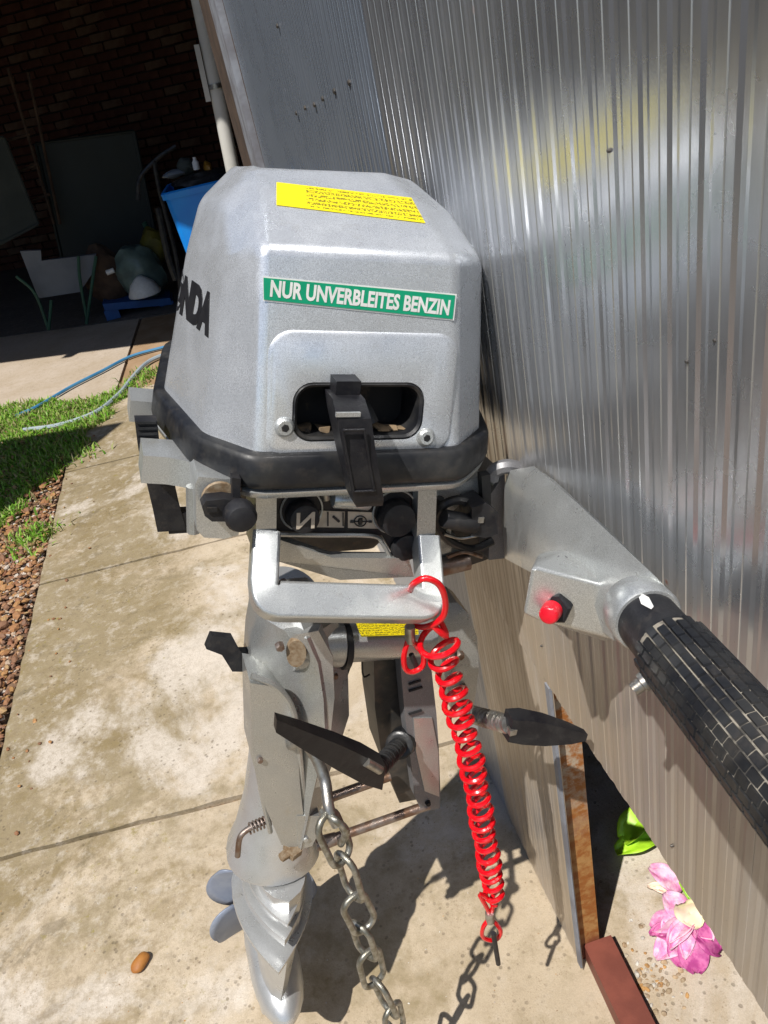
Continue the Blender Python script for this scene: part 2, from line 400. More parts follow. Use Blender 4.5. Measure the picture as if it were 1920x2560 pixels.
# ================================================================== SETTING
gb = bm_new(); add_faces(gb, [(-250, -250, -.06), (250, -250, -.06), (250, 250, -.06), (-250, 250, -.06)], [(0, 1, 2, 3)])
tag(obj('ground', gb, M['lawn'], smooth=False), 'earth ground all around the yard', kind='structure')
sb = bm_new(); n_ = 60
for x0, x1, y0, y1 in ((-3.4, -.85, .2, 4.9),):
    nx, ny = 60, 90; vs = []
    for j in range(ny + 1):
        for i in range(nx + 1):
            x = x0 + (x1 - x0) * i / nx; y = y0 + (y1 - y0) * j / ny
            vs.append((x, y, -.02 + .012 * math.sin(x * 9 + y * 5) * math.sin(y * 7) - (.02 if i == nx else 0)))
    add_faces(sb, vs, [(j * (nx + 1) + i, j * (nx + 1) + i + 1, (j + 1) * (nx + 1) + i + 1, (j + 1) * (nx + 1) + i) for j in range(ny) for i in range(nx)])
tag(obj('soil', sb, M['soil']), 'brown soil bed beside the concrete path', kind='structure')

# path: bedding plus single slabs
pb = bm_new(); add_box(pb, (.35, 1.0, -.046), (2.46, 6.6, .06)); 
path = tag(obj('path', pb, M['jointdirt'], smooth=False), 'concrete path along the ribbed fence', kind='structure')
def slope_line(x, y0, k): return y0 + k * (x + .5)
joints = [(-2.3, -.11), (-.25, -.11), (1.262, -.11), (2.39, -.115), (3.30, -.12), (4.22, -.10)]
for (ya, ka), (yb, kb) in zip(joints[:-1], joints[1:]):
    b = bm_new(); x0, x1 = -.872, 1.55; g = .0060
    NX = 40
    lo = []; hi = []
    for i in range(NX + 1):
        x = x0 + (x1 - x0) * i / NX
        lo.append(Vector((x, slope_line(x, ya, ka) + g + random.uniform(-.0026, .0026), 0))); hi.append(Vector((x, slope_line(x, yb, kb) - g + random.uniform(-.0026, .0026), 0)))
    side = [Vector((x0 + random.uniform(-.003, .003), lo[0].y + (hi[0].y - lo[0].y) * t / 24, 0)) for t in range(1, 24)]
    ring = lo + hi[::-1] + side[::-1]
    add_loft(b, [[p + Vector((0, 0, -.05)) for p in ring], [p + Vector((0, 0, -.003)) for p in ring], [p + Vector((0, 0, 0)) for p in ring]])
    o = obj('concrete_slab', b, M['path'], path, smooth=False)
# yard beyond
yb = bm_new(); add_box(yb, (-4, 12, -.05), (14, 15.5, .06)); yard = tag(obj('yard', yb, M['jointdirt'], smooth=False), 'concrete yard beyond the path, shaded by the shed roof', kind='structure')
def poly_slab(name, pts, m, par, z0=-.03, z1=-.004):
    b = bm_new(); add_loft(b, [[Vector((x, y, z0)) for x, y in pts], [Vector((x, y, z1)) for x, y in pts]]); return obj(name, b, m, par, smooth=False)
poly_slab('concrete_slab', [(-3.4, 4.80), (-1.2, 4.45), (-.690, 4.22), (-.575, 5.75), (-3.4, 7.2)], M['yard'], yard)
poly_slab('concrete_slab', [(-.670, 4.215), (1.5, 4.0), (1.5, 4.9), (-.555, 5.73)], M['yardwet'], yard)
poly_slab('concrete_slab', [(-8, 7.22), (-3.42, 7.22), (-.57, 5.77), (1.5, 4.92), (1.5, 12), (-8, 16)], M['yardshade'], yard)

# gravel (stuff): real pebbles
def pebbles(name, pts, sizes, cols, zs):
    base_v, base_f = [], []
    t = (1 + 5 ** .5) / 2
    iv = np.array([(-1, t, 0), (1, t, 0), (-1, -t, 0), (1, -t, 0), (0, -1, t), (0, 1, t), (0, -1, -t), (0, 1, -t), (t, 0, -1), (t, 0, 1), (-t, 0, -1), (-t, 0, 1)]) / math.sqrt(1 + t * t)
    fc = np.array([(0, 11, 5), (0, 5, 1), (0, 1, 7), (0, 7, 10), (0, 10, 11), (1, 5, 9), (5, 11, 4), (11, 10, 2), (10, 7, 6), (7, 1, 8), (3, 9, 4), (3, 4, 2), (3, 2, 6), (3, 6, 8), (3, 8, 9), (4, 9, 5), (2, 4, 11), (6, 2, 10), (8, 6, 7), (9, 8, 1)])
    V = []; Fs = []; C = []
    for i, ((x, y), s) in enumerate(zip(pts, sizes)):
        v = iv * np.random.uniform(.75, 1.2, (12, 1)) * np.array([s * random.uniform(.8, 1.5), s * random.uniform(.7, 1.1), s * random.uniform(.35, .7)])
        a = random.uniform(0, 6.3); ca, sa = math.cos(a), math.sin(a)
        v = v @ np.array([[ca, sa, 0], [-sa, ca, 0], [0, 0, 1]]); tl = random.uniform(-.5, .5); ct, st = math.cos(tl), math.sin(tl)
        v = v @ np.array([[1, 0, 0], [0, ct, st], [0, -st, ct]])
        V.append(v + np.array([x, y, zs + s * random.uniform(-.1, .9)])); Fs.append(fc + 12 * i); C += [cols[np.random.randint(len(cols))]] * 12
    V = np.concatenate(V); Fs = np.concatenate(Fs)
    me = bpy.data.meshes.new(name); me.from_pydata(V.tolist(), [], Fs.tolist())
    ca = me.color_attributes.new('tint', 'FLOAT_COLOR', 'POINT'); ca.data.foreach_set('color', np.array([tuple(c) + (1,) for c in C], dtype=np.float32).ravel())
    n = Nodes(name + '_stone'); at = n.n.new('ShaderNodeAttribute'); at.attribute_name = 'tint'
    n.set('Base Color', n.mix(n.ramp(n.noise(150, 5), .35, .65, 0, .5), at.outputs[0], (.16, .08, .04))); n.set('Roughness', .75); n.bump(n.noise(300, 4), .4, .001)
    me.materials.append(n.m); o = link(bpy.data.objects.new(name, me)); return o
pp = []; sz = []
for _ in range(13000):
    y = random.uniform(.9, 4.15); w = .16 + .55 * random.random() ** 1.2
    x = -.885 - w * random.random() * 1.2
    if y > 3.1 and random.random() < .55: continue
    pp.append((x, y)); sz.append(random.choice((.004, .005, .006, .007, .008, .011)))
GC = [(.30, .14, .06), (.38, .20, .10), (.24, .10, .05), (.42, .28, .18), (.20, .11, .07), (.48, .38, .28), (.34, .17, .09), (.60, .55, .48), (.16, .10, .07), (.40, .22, .07)]
tag(pebbles('gravel', pp, sz, GC, -.012), 'reddish brown gravel between path edge and grass', kind='stuff')

pp = []; sz = []
for _ in range(900):
    y = random.uniform(.9, 4.0); x = -.89 - .6 * random.random() ** 1.3; pp.append((x, y)); sz.append(random.choice((.009, .012, .015)))
for _ in range(40):
    pp.append((random.uniform(-.86, -.7), random.uniform(1.2, 4.0))); sz.append(random.choice((.004, .006)))
lt_ = pebbles('leaf_litter', pp, sz, [(.34, .16, .06), (.42, .22, .08), (.28, .13, .06), (.46, .30, .14), (.22, .11, .06)], .0)
tag(lt_, 'dry curled brown leaves scattered over the gravel', kind='stuff')
# grass (stuff)
def grass(name, n, region, hmin, hmax, cols, seedv):
    rs = np.random.RandomState(seedv); V = []; Fs = []; C = []; k = 0
    while k < n:
        x, y = region(rs)
        h = rs.uniform(hmin, hmax); a = rs.uniform(0, 6.283); lean = rs.uniform(.15, 1.0) * h; w = rs.uniform(.0022, .0050)
        dx, dy = math.cos(a), math.sin(a); px, py = -dy * w, dx * w; z = -.015
        V += [(x - px, y - py, z), (x + px, y + py, z), (x + dx * lean * .35 - px, y + dy * lean * .35 - py, z + h * .6), (x + dx * lean * .35 + px, y + dy * lean * .35 + py, z + h * .6), (x + dx * lean, y + dy * lean, z + h * (.95 if lean < .6 * h else .75))]
        b = 5 * k; Fs += [(b, b + 1, b + 3, b + 2), (b + 2, b + 3, b + 4)]
        c = cols[rs.randint(len(cols))]; C += [c] * 5; k += 1
    me = bpy.data.meshes.new(name); me.from_pydata(V, [], Fs)
    ca = me.color_attributes.new('tint', 'FLOAT_COLOR', 'POINT'); ca.data.foreach_set('color', np.array([tuple(c) + (1,) for c in C], dtype=np.float32).ravel())
    nn = Nodes(name + '_blade'); at = nn.n.new('ShaderNodeAttribute'); at.attribute_name = 'tint'
    nn.set('Base Color', at.outputs[0]); nn.set('Roughness', .5)
    tr = nn.n.new('ShaderNodeBsdfTranslucent'); nn.link(at.outputs[0], tr.inputs[0]); mx = nn.n.new('ShaderNodeMixShader'); mx.inputs[0].default_value = .35
    nn.link(nn.b.outputs[0], mx.inputs[1]); nn.link(tr.outputs[0], mx.inputs[2]); nn.link(mx.outputs[0], nn.out.inputs[0])
    me.materials.append(nn.m); return link(bpy.data.objects.new(name, me))
def clump(x, y):
    return .5 + .5 * math.sin(x * 11 + 3 * math.sin(y * 5)) * math.sin(y * 9 + 2 * math.sin(x * 7))
def reg1(rs):
    while True:
        x = rs.uniform(-3.0, -.62); y = rs.uniform(2.6, 4.75)
        # boundary from (-1.11,3.05) at the frame edge to (-.62,4.25)
        bx = -1.17 + (y - 2.75) * .40 + .04 * math.sin(y * 23)
        if y > 4.24 + max(0, -.66 - x) * .42 + .05 * math.sin(x * 9): continue
        if x > bx: 
            if rs.rand() > .035 or x > -.9: continue
        if rs.rand() < .35 + .65 * clump(x, y): return x, y
GR = [(.17, .40, .03), (.24, .50, .04), (.32, .55, .08), (.11, .26, .02), (.40, .54, .12), (.40, .42, .16), (.38, .33, .16)]
tag(grass('grass', 70000, reg1, .012, .06, GR, 3), 'low green grass and weeds left of the gravel', kind='stuff')
def reg2(rs):
    while True:
        c = [(-.52, 4.40), (-.60, 4.25), (-.85, 3.5), (-.93, 2.8), (-.885, 3.95), (-.30, 4.32)][rs.randint(6)]
        return c[0] + rs.normal() * .05, c[1] + rs.normal() * .05
tag(grass('weeds', 1500, reg2, .02, .06, GR, 5), 'sparse weeds sprouting at the slab edges', kind='stuff')

# ================================================================== FENCE
XW = 0.244
PITCH = .0275
def sheet(y0, y1, z0, z1, name, label, x=XW):
    prof = [(0, 0.), (.0050, 0), (.0054, .0007), (.0064, .0007), (.0068, 0), (.0150, .0001), (.0185, .0008), (.0225, .0008), (.0262, 0)]
    ys = []; k = math.floor(y0 / PITCH)
    while k * PITCH < y1:
        for py, px in prof:
            y = k * PITCH + py
            if y0 <= y <= y1: ys.append((y, px))
        k += 1
    if ys[0][0] > y0 + 1e-4: ys.insert(0, (y0, 0))
    if ys[-1][0] < y1 - 1e-4: ys.append((y1, 0))
    nz = 14; b = bm_new(); grid = []
    def wav(y, z): return .0012 * math.sin(y * 7 + z * 2.3) * math.sin(z * 5 + 1) + .0004 * math.sin(y * 21 + z * 9)
    for layer, off in ((0, 0), (1, .0012)):
        for j in range(nz + 1):
            z = z0 + (z1 - z0) * j / nz
            grid.append([b.verts.new((x + px + off + wav(y, z), y, z)) for y, px in ys])
    n = len(ys)
    for layer in (0, 1):
        for j in range(nz):
            A = grid[layer * (nz + 1) + j]; B = grid[layer * (nz + 1) + j + 1]
            for i in range(n - 1): b.faces.new((A[i], A[i + 1], B[i + 1], B[i]) if layer else (A[i], B[i], B[i + 1], A[i + 1]))
    for j in (0, nz):
        A = grid[j]; B = grid[nz + 1 + j]
        for i in range(n - 1): b.faces.new((A[i], B[i], B[i + 1], A[i + 1]))
    for i in (0, n - 1):
        for j in range(nz): b.faces.new((grid[j][i], grid[j + 1][i], grid[nz + 2 + j][i], grid[nz + 1 + j][i]))
    me_o = obj(name, b, M['fence'], None, smooth=False)
    for p in me_o.data.polygons: p.use_smooth = False
    tag(me_o, label, 'fence panel', 'ribbed metal fence panels')
    return me_o
near = sheet(-1.2, .965, .655, 2.7, 'fence_panel', 'large ribbed metal fence sheet right of the motor, its lower edge raised above the ground', XW - .004)
mid = sheet(.642, .965, .004, .6545, 'fence_panel', 'low ribbed sheet reaching the ground behind the red coiled lanyard', XW)
far = sheet(.967, 2.50, .004, 2.7, 'fence_panel', 'distant blue-tinted ribbed fence sheet above the motor cowling', XW + .002)
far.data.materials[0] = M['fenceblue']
# edge strip of the low sheet
b = bm_new(); add_box(b, (XW - .002, .648, .33), (.004, .012, .64)); tag(obj('edge_strip', b, M['timber'], mid, bevel=.001, seg=1))
# seam screws
def screw(y, z, par, x=XW - .0005, r=.0032):
    b = bm_new(); add_lathe(b, (x + .002, y, z), (x - .0012, y, z), [(0, r), (.6, r), (1, r * .6)], 8); obj('screw', b, M['rubbergrey'], par)
for px, py in ((925, 42), (940, 170), (953, 250), (962, 300)): 
    p = on_x(px, py, XW); screw(p.y, p.z, far)
for px, py in ((693, 65), (740, 283), (762, 270), (785, 262), (806, 247), (835, 228), (872, 207), (938, 172)):
    p = on_x(px, py, XW); screw(p.y, p.z, far, r=.004)
for px, py in ((1540, 372), (1808, 845), (1736, 898), (1690, 2110), (1362, 1612)):
    p = on_x(px, py, XW); screw(p.y, p.z, near, x=XW - .0045, r=.0014)
# seam gap cover behind (dark line)
b = bm_new(); add_box(b, (XW + .02, .966, 1.4), (.02, .03, 2.6)); obj('batten', b, M['darktimber'], far)

# gate frame: rusty post and foot bar
gf = empty('gate_frame', (XW + .03, .67, 0), 'rusty square steel post with red oxide foot bar under the raised fence sheet', 'frame')
pl = on_x(1400, 1735, XW + .012); 
b = bm_new(); add_box(b, (-.007, .005, .95), (.034, .032, 1.9)); obj('post', b, M['rust'], gf, bevel=.003, seg=2)
g0 = ground(1483, 2348); g1 = ground(1585, 2545)
b = bm_new(); dirv = Vector((-.035, -1.05, 0)); 
p0 = Vector((.006, -.012, .022)); p1 = p0 + dirv
q = Vector((0, 0, 1)).cross(dirv.normalized())
vs = [p0 + q * .024 + Vector((0, 0, -.021)), p0 - q * .024 + Vector((0, 0, -.021)), p0 - q * .024 + Vector((0, 0, .021)), p0 + q * .024 + Vector((0, 0, .021))]
add_loft(b, [vs, [v + dirv for v in vs]]); obj('foot_bar', b, M['redoxide'], gf, bevel=.003, seg=2)
# dark boarding behind the fence
b = bm_new()
for k in range(22):
    add_box(b, (1.25 + random.uniform(-.004, .004), -1.6 + k * .2, 1.3), (.022, .194, 2.6))
bk = tag(obj('board_wall', b, M['darktimber'], smooth=False), 'dark timber boarding behind the ribbed fence', 'wall')
b = bm_new(); add_box(b, (.80, 1.6, 2.72), (1.02, 6.6, .03)); obj('cover', b, M['darktimber'], bk, smooth=False)  # unseen roof added to keep the space behind the fence dark

# end trims and pipe
t1 = on_x(562, 60, XW - .01).y; 
b = bm_new(); add_box(b, (XW - .006, 2.565, 1.35), (.020, .075, 2.7)); tr = tag(obj('trim_board', b, M['timber'], bevel=.003, seg=1), 'grey weathered board closing the far end of the fence', 'board')
b = bm_new(); add_box(b, (XW + .01, 2.86, 1.0), (.02, .14, 2.0)); tag(obj('short_board', b, M['timber'], bevel=.003, seg=1), 'shorter mauve-grey board in the gap between pipe and fence', 'board')
b = bm_new(); add_box(b, (XW + .05, 3.15, 1.3), (.06, .85, 2.6)); tag(obj('rough_plank', b, M['darktimber'], smooth=False), 'dark rough timber in the gap next to the pale pipe', 'board')
pt = on_y(497, 0, 4.0); pm = on_y(583, 430, 4.0); dz = (pt - pm)
foot = pm + dz * ((0 - pm.z) / dz.z); top = pm + dz * ((2.75 - pm.z) / dz.z)
pe = empty('downpipe', foot, 'pale grey pipe standing between blue bin and fence', 'pipe')
b = bm_new(); add_cyl(b, (0, 0, 0), top - foot, .033, n=24); obj('pipe', b, M['pipe'], pe)
b = bm_new(); c1 = (top - foot) * .47; add_cyl(b, c1, c1 + Vector((0, 0, .02)), .037, n=24); obj('clamp', b, M['steel'], pe)
b = bm_new(); add_box(b, (.060, -.010, 1.36), (.022, .02, .22), Matrix.Rotation(R(4), 3, 'Y')); obj('bracket', b, M['pipe'], pe)

# ================================================================== SHED
SD = Vector((-1, .50, 0)).normalized(); SN = Vector((SD.y, -SD.x, 0)) * -1     # along wall, and into the shed
if SN.y < 0: SN = -SN
E0 = Vector((.235, 3.12, 0))
def sp(u, v, z): p = E0 + SD * u + SN * v; return Vector((p.x, p.y, z))
HR = 2.62; DEP = 4.5; LEN = 6.5
shed = empty('open_shed', sp(0, 0, 0), 'dark open shed with roof and old brick back wall', 'shed')
inv = shed.matrix_world.inverted()
def q3(pts): return [Vector(p) - shed.location for p in pts]
def slab8(name, u0, u1, v0, v1, z0, z1, m, par=shed):
    b = bm_new(); add_faces(b, q3([sp(u, v, z) for u in (u0, u1) for v in (v0, v1) for z in (z0, z1)]), [(0, 1, 3, 2), (4, 6, 7, 5), (0, 4, 5, 1), (2, 3, 7, 6), (0, 2, 6, 4), (1, 5, 7, 3)])
    return obj(name, b, m, par, smooth=False)
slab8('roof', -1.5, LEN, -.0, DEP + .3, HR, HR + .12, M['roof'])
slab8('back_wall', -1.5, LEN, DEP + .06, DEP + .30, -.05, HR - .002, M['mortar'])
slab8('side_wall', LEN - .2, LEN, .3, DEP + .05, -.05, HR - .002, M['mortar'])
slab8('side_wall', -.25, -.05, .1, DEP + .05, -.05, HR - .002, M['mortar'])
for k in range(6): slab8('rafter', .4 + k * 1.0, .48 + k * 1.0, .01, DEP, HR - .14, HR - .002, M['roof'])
bw = shed
meshes = []
for m in (M['brick'], M['brick'], M['brick'], M['brick2']):
    for _ in range(2):
        b = bm_new(); w, h, d = .205, .058, .07
        for x in (-1, 1):
            for y in (-1, 1):
                for z in (-1, 1): b.verts.new((x * w / 2 + random.uniform(-.006, .006), y * d / 2, z * h / 2 + random.uniform(-.004, .004)))
        bmesh.ops.convex_hull(b, input=b.verts[:]); me = bpy.data.meshes.new('brick'); b.to_mesh(me); b.free(); me.materials.append(m); meshes.append(me)
rotw = Matrix((SD, SN, Vector((0, 0, 1)))).transposed()
rows = 34; rest = bm_new(); cnt = 0
cells = []
for r in range(rows):
    for c in range(-5, 30):
        u = c * .22 + (.11 if r % 2 else 0); z = .04 + r * .074
        if z > HR - .05: continue
        cells.append((u, z))
def vis(u, z):
    p = M3.transposed() @ (sp(u, DEP, z) - CAMP); x = 960 + FPX * p.x / -p.z; y = 1280 - FPX * p.y / -p.z; return 0 <= x <= 560 and 0 <= y <= 640, (x, y)
cells.sort(key=lambda k: 0 if vis(*k)[0] else 1)
for u, z in cells:
    p = sp(u + random.uniform(-.004, .004), DEP + .045 + random.uniform(-.012, .008), z) - shed.location
    if cnt < 300:
        o = bpy.data.objects.new('brick', random.choice(meshes)); o.parent = shed; COL.objects.link(o); o.location = p
        o.rotation_euler = (rotw @ Matrix.Rotation(random.uniform(-.03, .03), 3, 'Y')).to_euler(); cnt += 1
    else: add_box(rest, p, (.205, .07, .058), rotw)
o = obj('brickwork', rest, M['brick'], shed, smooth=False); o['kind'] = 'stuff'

# things inside the shed, built on vertical planes at their own distance
def yb_(px, py, y): return on_y(px, py, y)
def quad_board(name, pxs, y, th, m, label, cat):
    P = [on_y(px, py, y) for px, py in pxs]; b = bm_new(); o0 = P[-1].copy(); o0.z = min(p.z for p in P)
    e = empty(name, (sum(p.x for p in P) / 4, y, max(0, min(p.z for p in P))), label, cat)
    add_loft(b, [[p - e.location for p in P], [p - e.location + Vector((0, th, 0)) for p in P]]); obj('sheet', b, m, e, bevel=.004, seg=1)
    b = bm_new()
    for i in range(4): add_cyl(b, P[i] - e.location, P[(i + 1) % 4] - e.location, .014, n=6)
    obj('edge_frame', b, m, e); return e
quad_board('leaning_board', [(90, 360), (335, 328), (400, 640), (165, 690)], 6.9, .03, M['board'], 'big dark green-black board leaning on the brick wall', 'board')
quad_board('grey_panel', [(-160, 330), (10, 345), (95, 560), (-60, 640)], 6.6, .04, M['panelgrey'], 'grey-green panel standing at the left edge of the shed', 'panel')
# ladder-like frame
b = bm_new()
for a_, c_ in (((20, 170), (135, 560)), ((70, 180), (150, 560)), ((20, 350), (75, 335)), ((45, 430), (95, 410)), ((70, 505), (125, 485))):
    add_cyl(b, on_y(*a_, 6.75), on_y(*c_, 6.75), .012, n=6)
tag(obj('ladder', b, M['darktimber']), 'thin old ladder hung on the dark brick wall', 'ladder')
# table made of green tubes with grey board
tb = empty('folding_table', (-1.05, 5.9, 0), 'pale grey table top stored on edge with dark green tube legs', 'table')
o_ = tb.location
b = bm_new(); P = [on_y(*p, 5.95) - o_ for p in ((50, 628), (102, 626), (104, 652), (240, 636), (236, 676), (200, 730), (96, 746))]
add_loft(b, [P, [p + Vector((0, .04, 0)) for p in P]]); obj('table_top', b, M['greyboard'], tb, bevel=.003, seg=1)
for pts in (((40, 690), (88, 735), (122, 825)), ((196, 640), (200, 700), (218, 800)), ((240, 640), (216, 810)), ((122, 825), (128, 750))):
    b = bm_new(); q_ = smooth_path([on_y(*p, 5.88) - o_ for p in pts], 5); 
    for v in q_: v.z = max(v.z, .012)
    add_tube(b, q_, .011, 8); obj('leg', b, M['greenmetal'], tb)
# blue pallet/bench
pe_ = empty('blue_bench', (-.62, 5.9, 0), 'low blue painted bench standing on the shed floor', 'bench'); o_ = pe_.location
A = on_y(256, 760, 5.9) - o_; B = on_y(425, 745, 5.9) - o_
b = bm_new(); add_loft(b, [[A, A + Vector((0, .30, 0)), A + Vector((0, .30, -.05)), A + Vector((0, 0, -.05))], [B, B + Vector((0, .30, 0)), B + Vector((0, .30, -.05)), B + Vector((0, 0, -.05))]]); obj('top', b, M['bluepallet'], pe_, bevel=.004, seg=1)
for t in (.08, .92):
    c = A.lerp(B, t) + Vector((0, .15, -.05)); b = bm_new(); zz = max(.02, c.z); add_box(b, (c.x, c.y, zz / 2), (.10, .28, zz)); obj('leg', b, M['bluepallet'], pe_, bevel=.004, seg=1)
# plastic bag with white bowl
def blob(name, px, py, y, rx, ry, rz, m, label, cat, seedv=0, parent=None):
    c = on_y(px, py, y); b = bm_new(); bmesh.ops.create_icosphere(b, subdivisions=3, radius=1)
    rr = random.Random(seedv); ph = [rr.uniform(0, 6) for _ in range(6)]
    for v in b.verts:
        k = 1 + .10 * math.sin(v.co.x * 5 + ph[0]) * math.cos(v.co.z * 4 + ph[1]) + .06 * math.sin(v.co.y * 9 + ph[2] + v.co.z * 7)
        v.co = Vector((v.co.x * rx * k, v.co.y * ry * k, v.co.z * rz * k)) + c
    o = obj(name, b, m); return tag(o, label, cat)
blob('plastic_bag', 350, 680, 6.05, .17, .14, .20, M['bag'], 'crumpled milky green plastic bag above the blue bench', 'bag', 1)
b = bm_new(); c = on_y(360, 725, 5.85); add_lathe(b, c + Vector((0, 0, -.03)), c + Vector((0, 0, .10)), [(0, .115), (.1, .118), (.6, .085), (.9, .04), (1, .02)], 20)
tag(obj('lamp_shade', b, M['white']), 'small white domed shade in front of the plastic bag', 'lamp shade')
blob('yellow_sack', 388, 615, 6.2, .10, .1, .13, M['yellowsack'], 'dull yellow sack behind the plastic bag', 'sack', 2)
blob('dark_sack', 265, 690, 6.1, .16, .12, .22, M['darktimber'], 'dark brown sack between table and plastic bag', 'sack', 3)
b = bm_new(); c = on_y(275, 680, 5.93); add_cyl(b, c + Vector((-.025, 0, 0)), c + Vector((.03, 0, .005)), .018, n=12); tag(obj('white_cup', b, M['white']), 'tiny white cup lying against the dark sack', 'cup')
b = bm_new(); add_tube(b, smooth_path([on_y(*p, 6.3) for p in ((360, 555), (372, 580), (380, 598))], 4), [.02] * 9, 8); tag(obj('green_bottle', b, M['greenmetal']), 'thin green bottle neck sticking up over the yellow sack', 'bottle')
# bicycle-like black stand left of the bin
sd = empty('tool_stand', (-.25, 4.95, 0), 'black bent tube stand leaning behind the blue bin', 'stand'); o_ = sd.location
for pts, r_ in ((((440, 365), (395, 395), (350, 445), (345, 500)), .012), (((385, 400), (400, 480), (440, 640), (455, 760)), .014), (((395, 520), (420, 640), (440, 700)), .02)):
    b = bm_new(); add_tube(b, smooth_path([on_y(*p, 4.95) - o_ for p in pts], 6), r_, 8); obj('tube', b, M['rubber'], sd)
# blue bin
bn = empty('blue_bin', (.10, 4.55, 0), 'bright blue tapered plastic bin with thick rim, full of scrap', 'bin')
def binring(w, d, z, r=.03): return [Vector((x, y, z)) for x, y in rrect(w, d, r, 4)]
b = bm_new(); zt = .885
rings = [binring(.30, .30, .03), binring(.385, .36, zt - .035), binring(.385, .36, zt), binring(.375, .35, zt), binring(.29, .29, .05)]
add_loft(b, rings); obj('body', b, M['bluetub'], bn)
b = bm_new(); add_loft(b, [binring(.387, .362, zt - .03), binring(.41, .385, zt - .03), binring(.415, .39, zt - .002), binring(.40, .375, zt + .006), binring(.376, .352, zt + .004)], cap=False); obj('rim', b, M['bluetub'], bn)
bn.rotation_euler = (0, 0, R(-6))
blob('scrap_heap', 510, 452, 4.56, .17, .15, .05, M['rubber'], 'dark jumbled scrap filling the blue bin to the rim', 'rubbish', 20)
for i, (px, py, y, rx, rz, mm, lb, nm) in enumerate(((465, 416, 4.6, .045, .045, 'panelgrey', 'grey crumpled wrapping on top of the blue bin', 'wrapping'), (520, 420, 4.6, .024, .035, 'orange', 'orange-brown ball in the blue bin beside the pipe', 'ball'), (440, 433, 4.6, .07, .02, 'greyboard', 'flattened grey cardboard lying on the bin', 'cardboard'))):
    blob(nm, px, py, y, rx, .05, rz, M[mm], lb, 'rubbish', 10 + i)
b = bm_new(); c = on_y(492, 424, 4.55); add_lathe(b, c, c + Vector((.005, 0, .06)), [(0, .018), (.6, .018), (.8, .009), (1, .009)], 12)
tag(obj('plastic_bottle', b, M['white']), 'pale empty plastic bottle upright in the blue bin', 'bottle')

# hoses
def hose(name, pts, r, m, label, z=.012):
    q_ = [ground(*p, z) for p in pts]; b = bm_new(); add_tube(b, smooth_path(q_, 8), r, 8); return tag(obj(name, b, m), label, 'hose')
hose('garden_hose', ((500, 835), (430, 862), (330, 890), (250, 930), (175, 968), (95, 1015), (40, 1040)), .0095, M['hoseblue'], 'thin blue garden hose running across the pale yard into the grass')
hose('thick_hose', ((560, 820), (430, 878), (370, 905), (330, 945), (300, 982), (240, 1030), (150, 1062), (60, 1075)), .012, M['hosegrey'], 'thicker grey-blue hose ending in the grass by the path', .016)

# yellow bin far left (only seen mirrored in the fence)
yb2 = empty('yellow_bin', (-2.75, 5.0, 0), 'yellow plastic bin standing at the left of the yard', 'bin')
b = bm_new(); add_loft(b, [binring(.45, .4, .0), binring(.55, .5, .60)]); obj('body', b, M['yellowbin'], yb2, bevel=.01)
b = bm_new(); add_loft(b, [binring(.58, .53, .602), binring(.58, .53, .64), binring(.4, .36, .68)]); obj('lid', b, M['yellowbin'], yb2, bevel=.01)
hs_ = empty('house', (-7.6, 9, 0), 'added unseen dark blue house wall left of the yard, mirrored in the fence', 'house')  # added out of view so the fence mirrors a dark bluish wall
b = bm_new(); add_box(b, (0, 0, 2.6), (.3, 27, 5.3)); obj('wall', b, M['housewall'], hs_, smooth=False)
b = bm_new(); add_box(b, (.1, 0, 5.34), (1.1, 27.6, .16)); obj('roof', b, M['roof'], hs_, smooth=False)
for yy in (-9, -4.5, 0, 4.5, 9):
    b = bm_new(); add_box(b, (.16, yy, 1.6), (.05, 1.0, 1.2)); wf = obj('window', b, M['darktimber'], hs_, smooth=False)
    b = bm_new(); add_box(b, (.19, yy, 1.6), (.02, .86, 1.06)); obj('pane', b, M['plastic'], wf, smooth=False)
# lean-to roof on posts left of the frame: its corner shades the grass
lt = empty('lean_to', (-2.2, 3.0, 0), 'small corrugated lean-to roof on posts left of the grass', 'shelter'); o_ = lt.location
s_ = -SUN / -SUN.z if False else Vector((SUN.x / -SUN.z, SUN.y / -SUN.z, 0))
hz = 2.45
def up(px, py, h=hz): g = ground(px, py); return Vector((g.x - s_.x * h, g.y - s_.y * h, h))
c0 = up(305, 1058); c1 = up(0, 1112); c2 = up(0, 1300)
d1 = (c1 - c0).normalized(); d2 = (c2 - c0).normalized()
b = bm_new(); P = [c0 - o_, c0 + d2 * 1.35 - o_, c0 + d2 * 1.35 + d1 * 1.5 - o_, c0 + d1 * 1.9 - o_]
add_loft(b, [P, [p + Vector((0, 0, .03)) for p in P]]); obj('roof', b, M['roof'], lt, smooth=False)
for f1, f2 in ((1.2, .15), (1.8, .1), (1.3, 1.1)):
    p = c0 + d1 * f1 + d2 * f2 - o_; b = bm_new(); add_box(b, (p.x, p.y, hz / 2), (.07, .07, hz)); obj('post', b, M['timber'], lt, smooth=False)

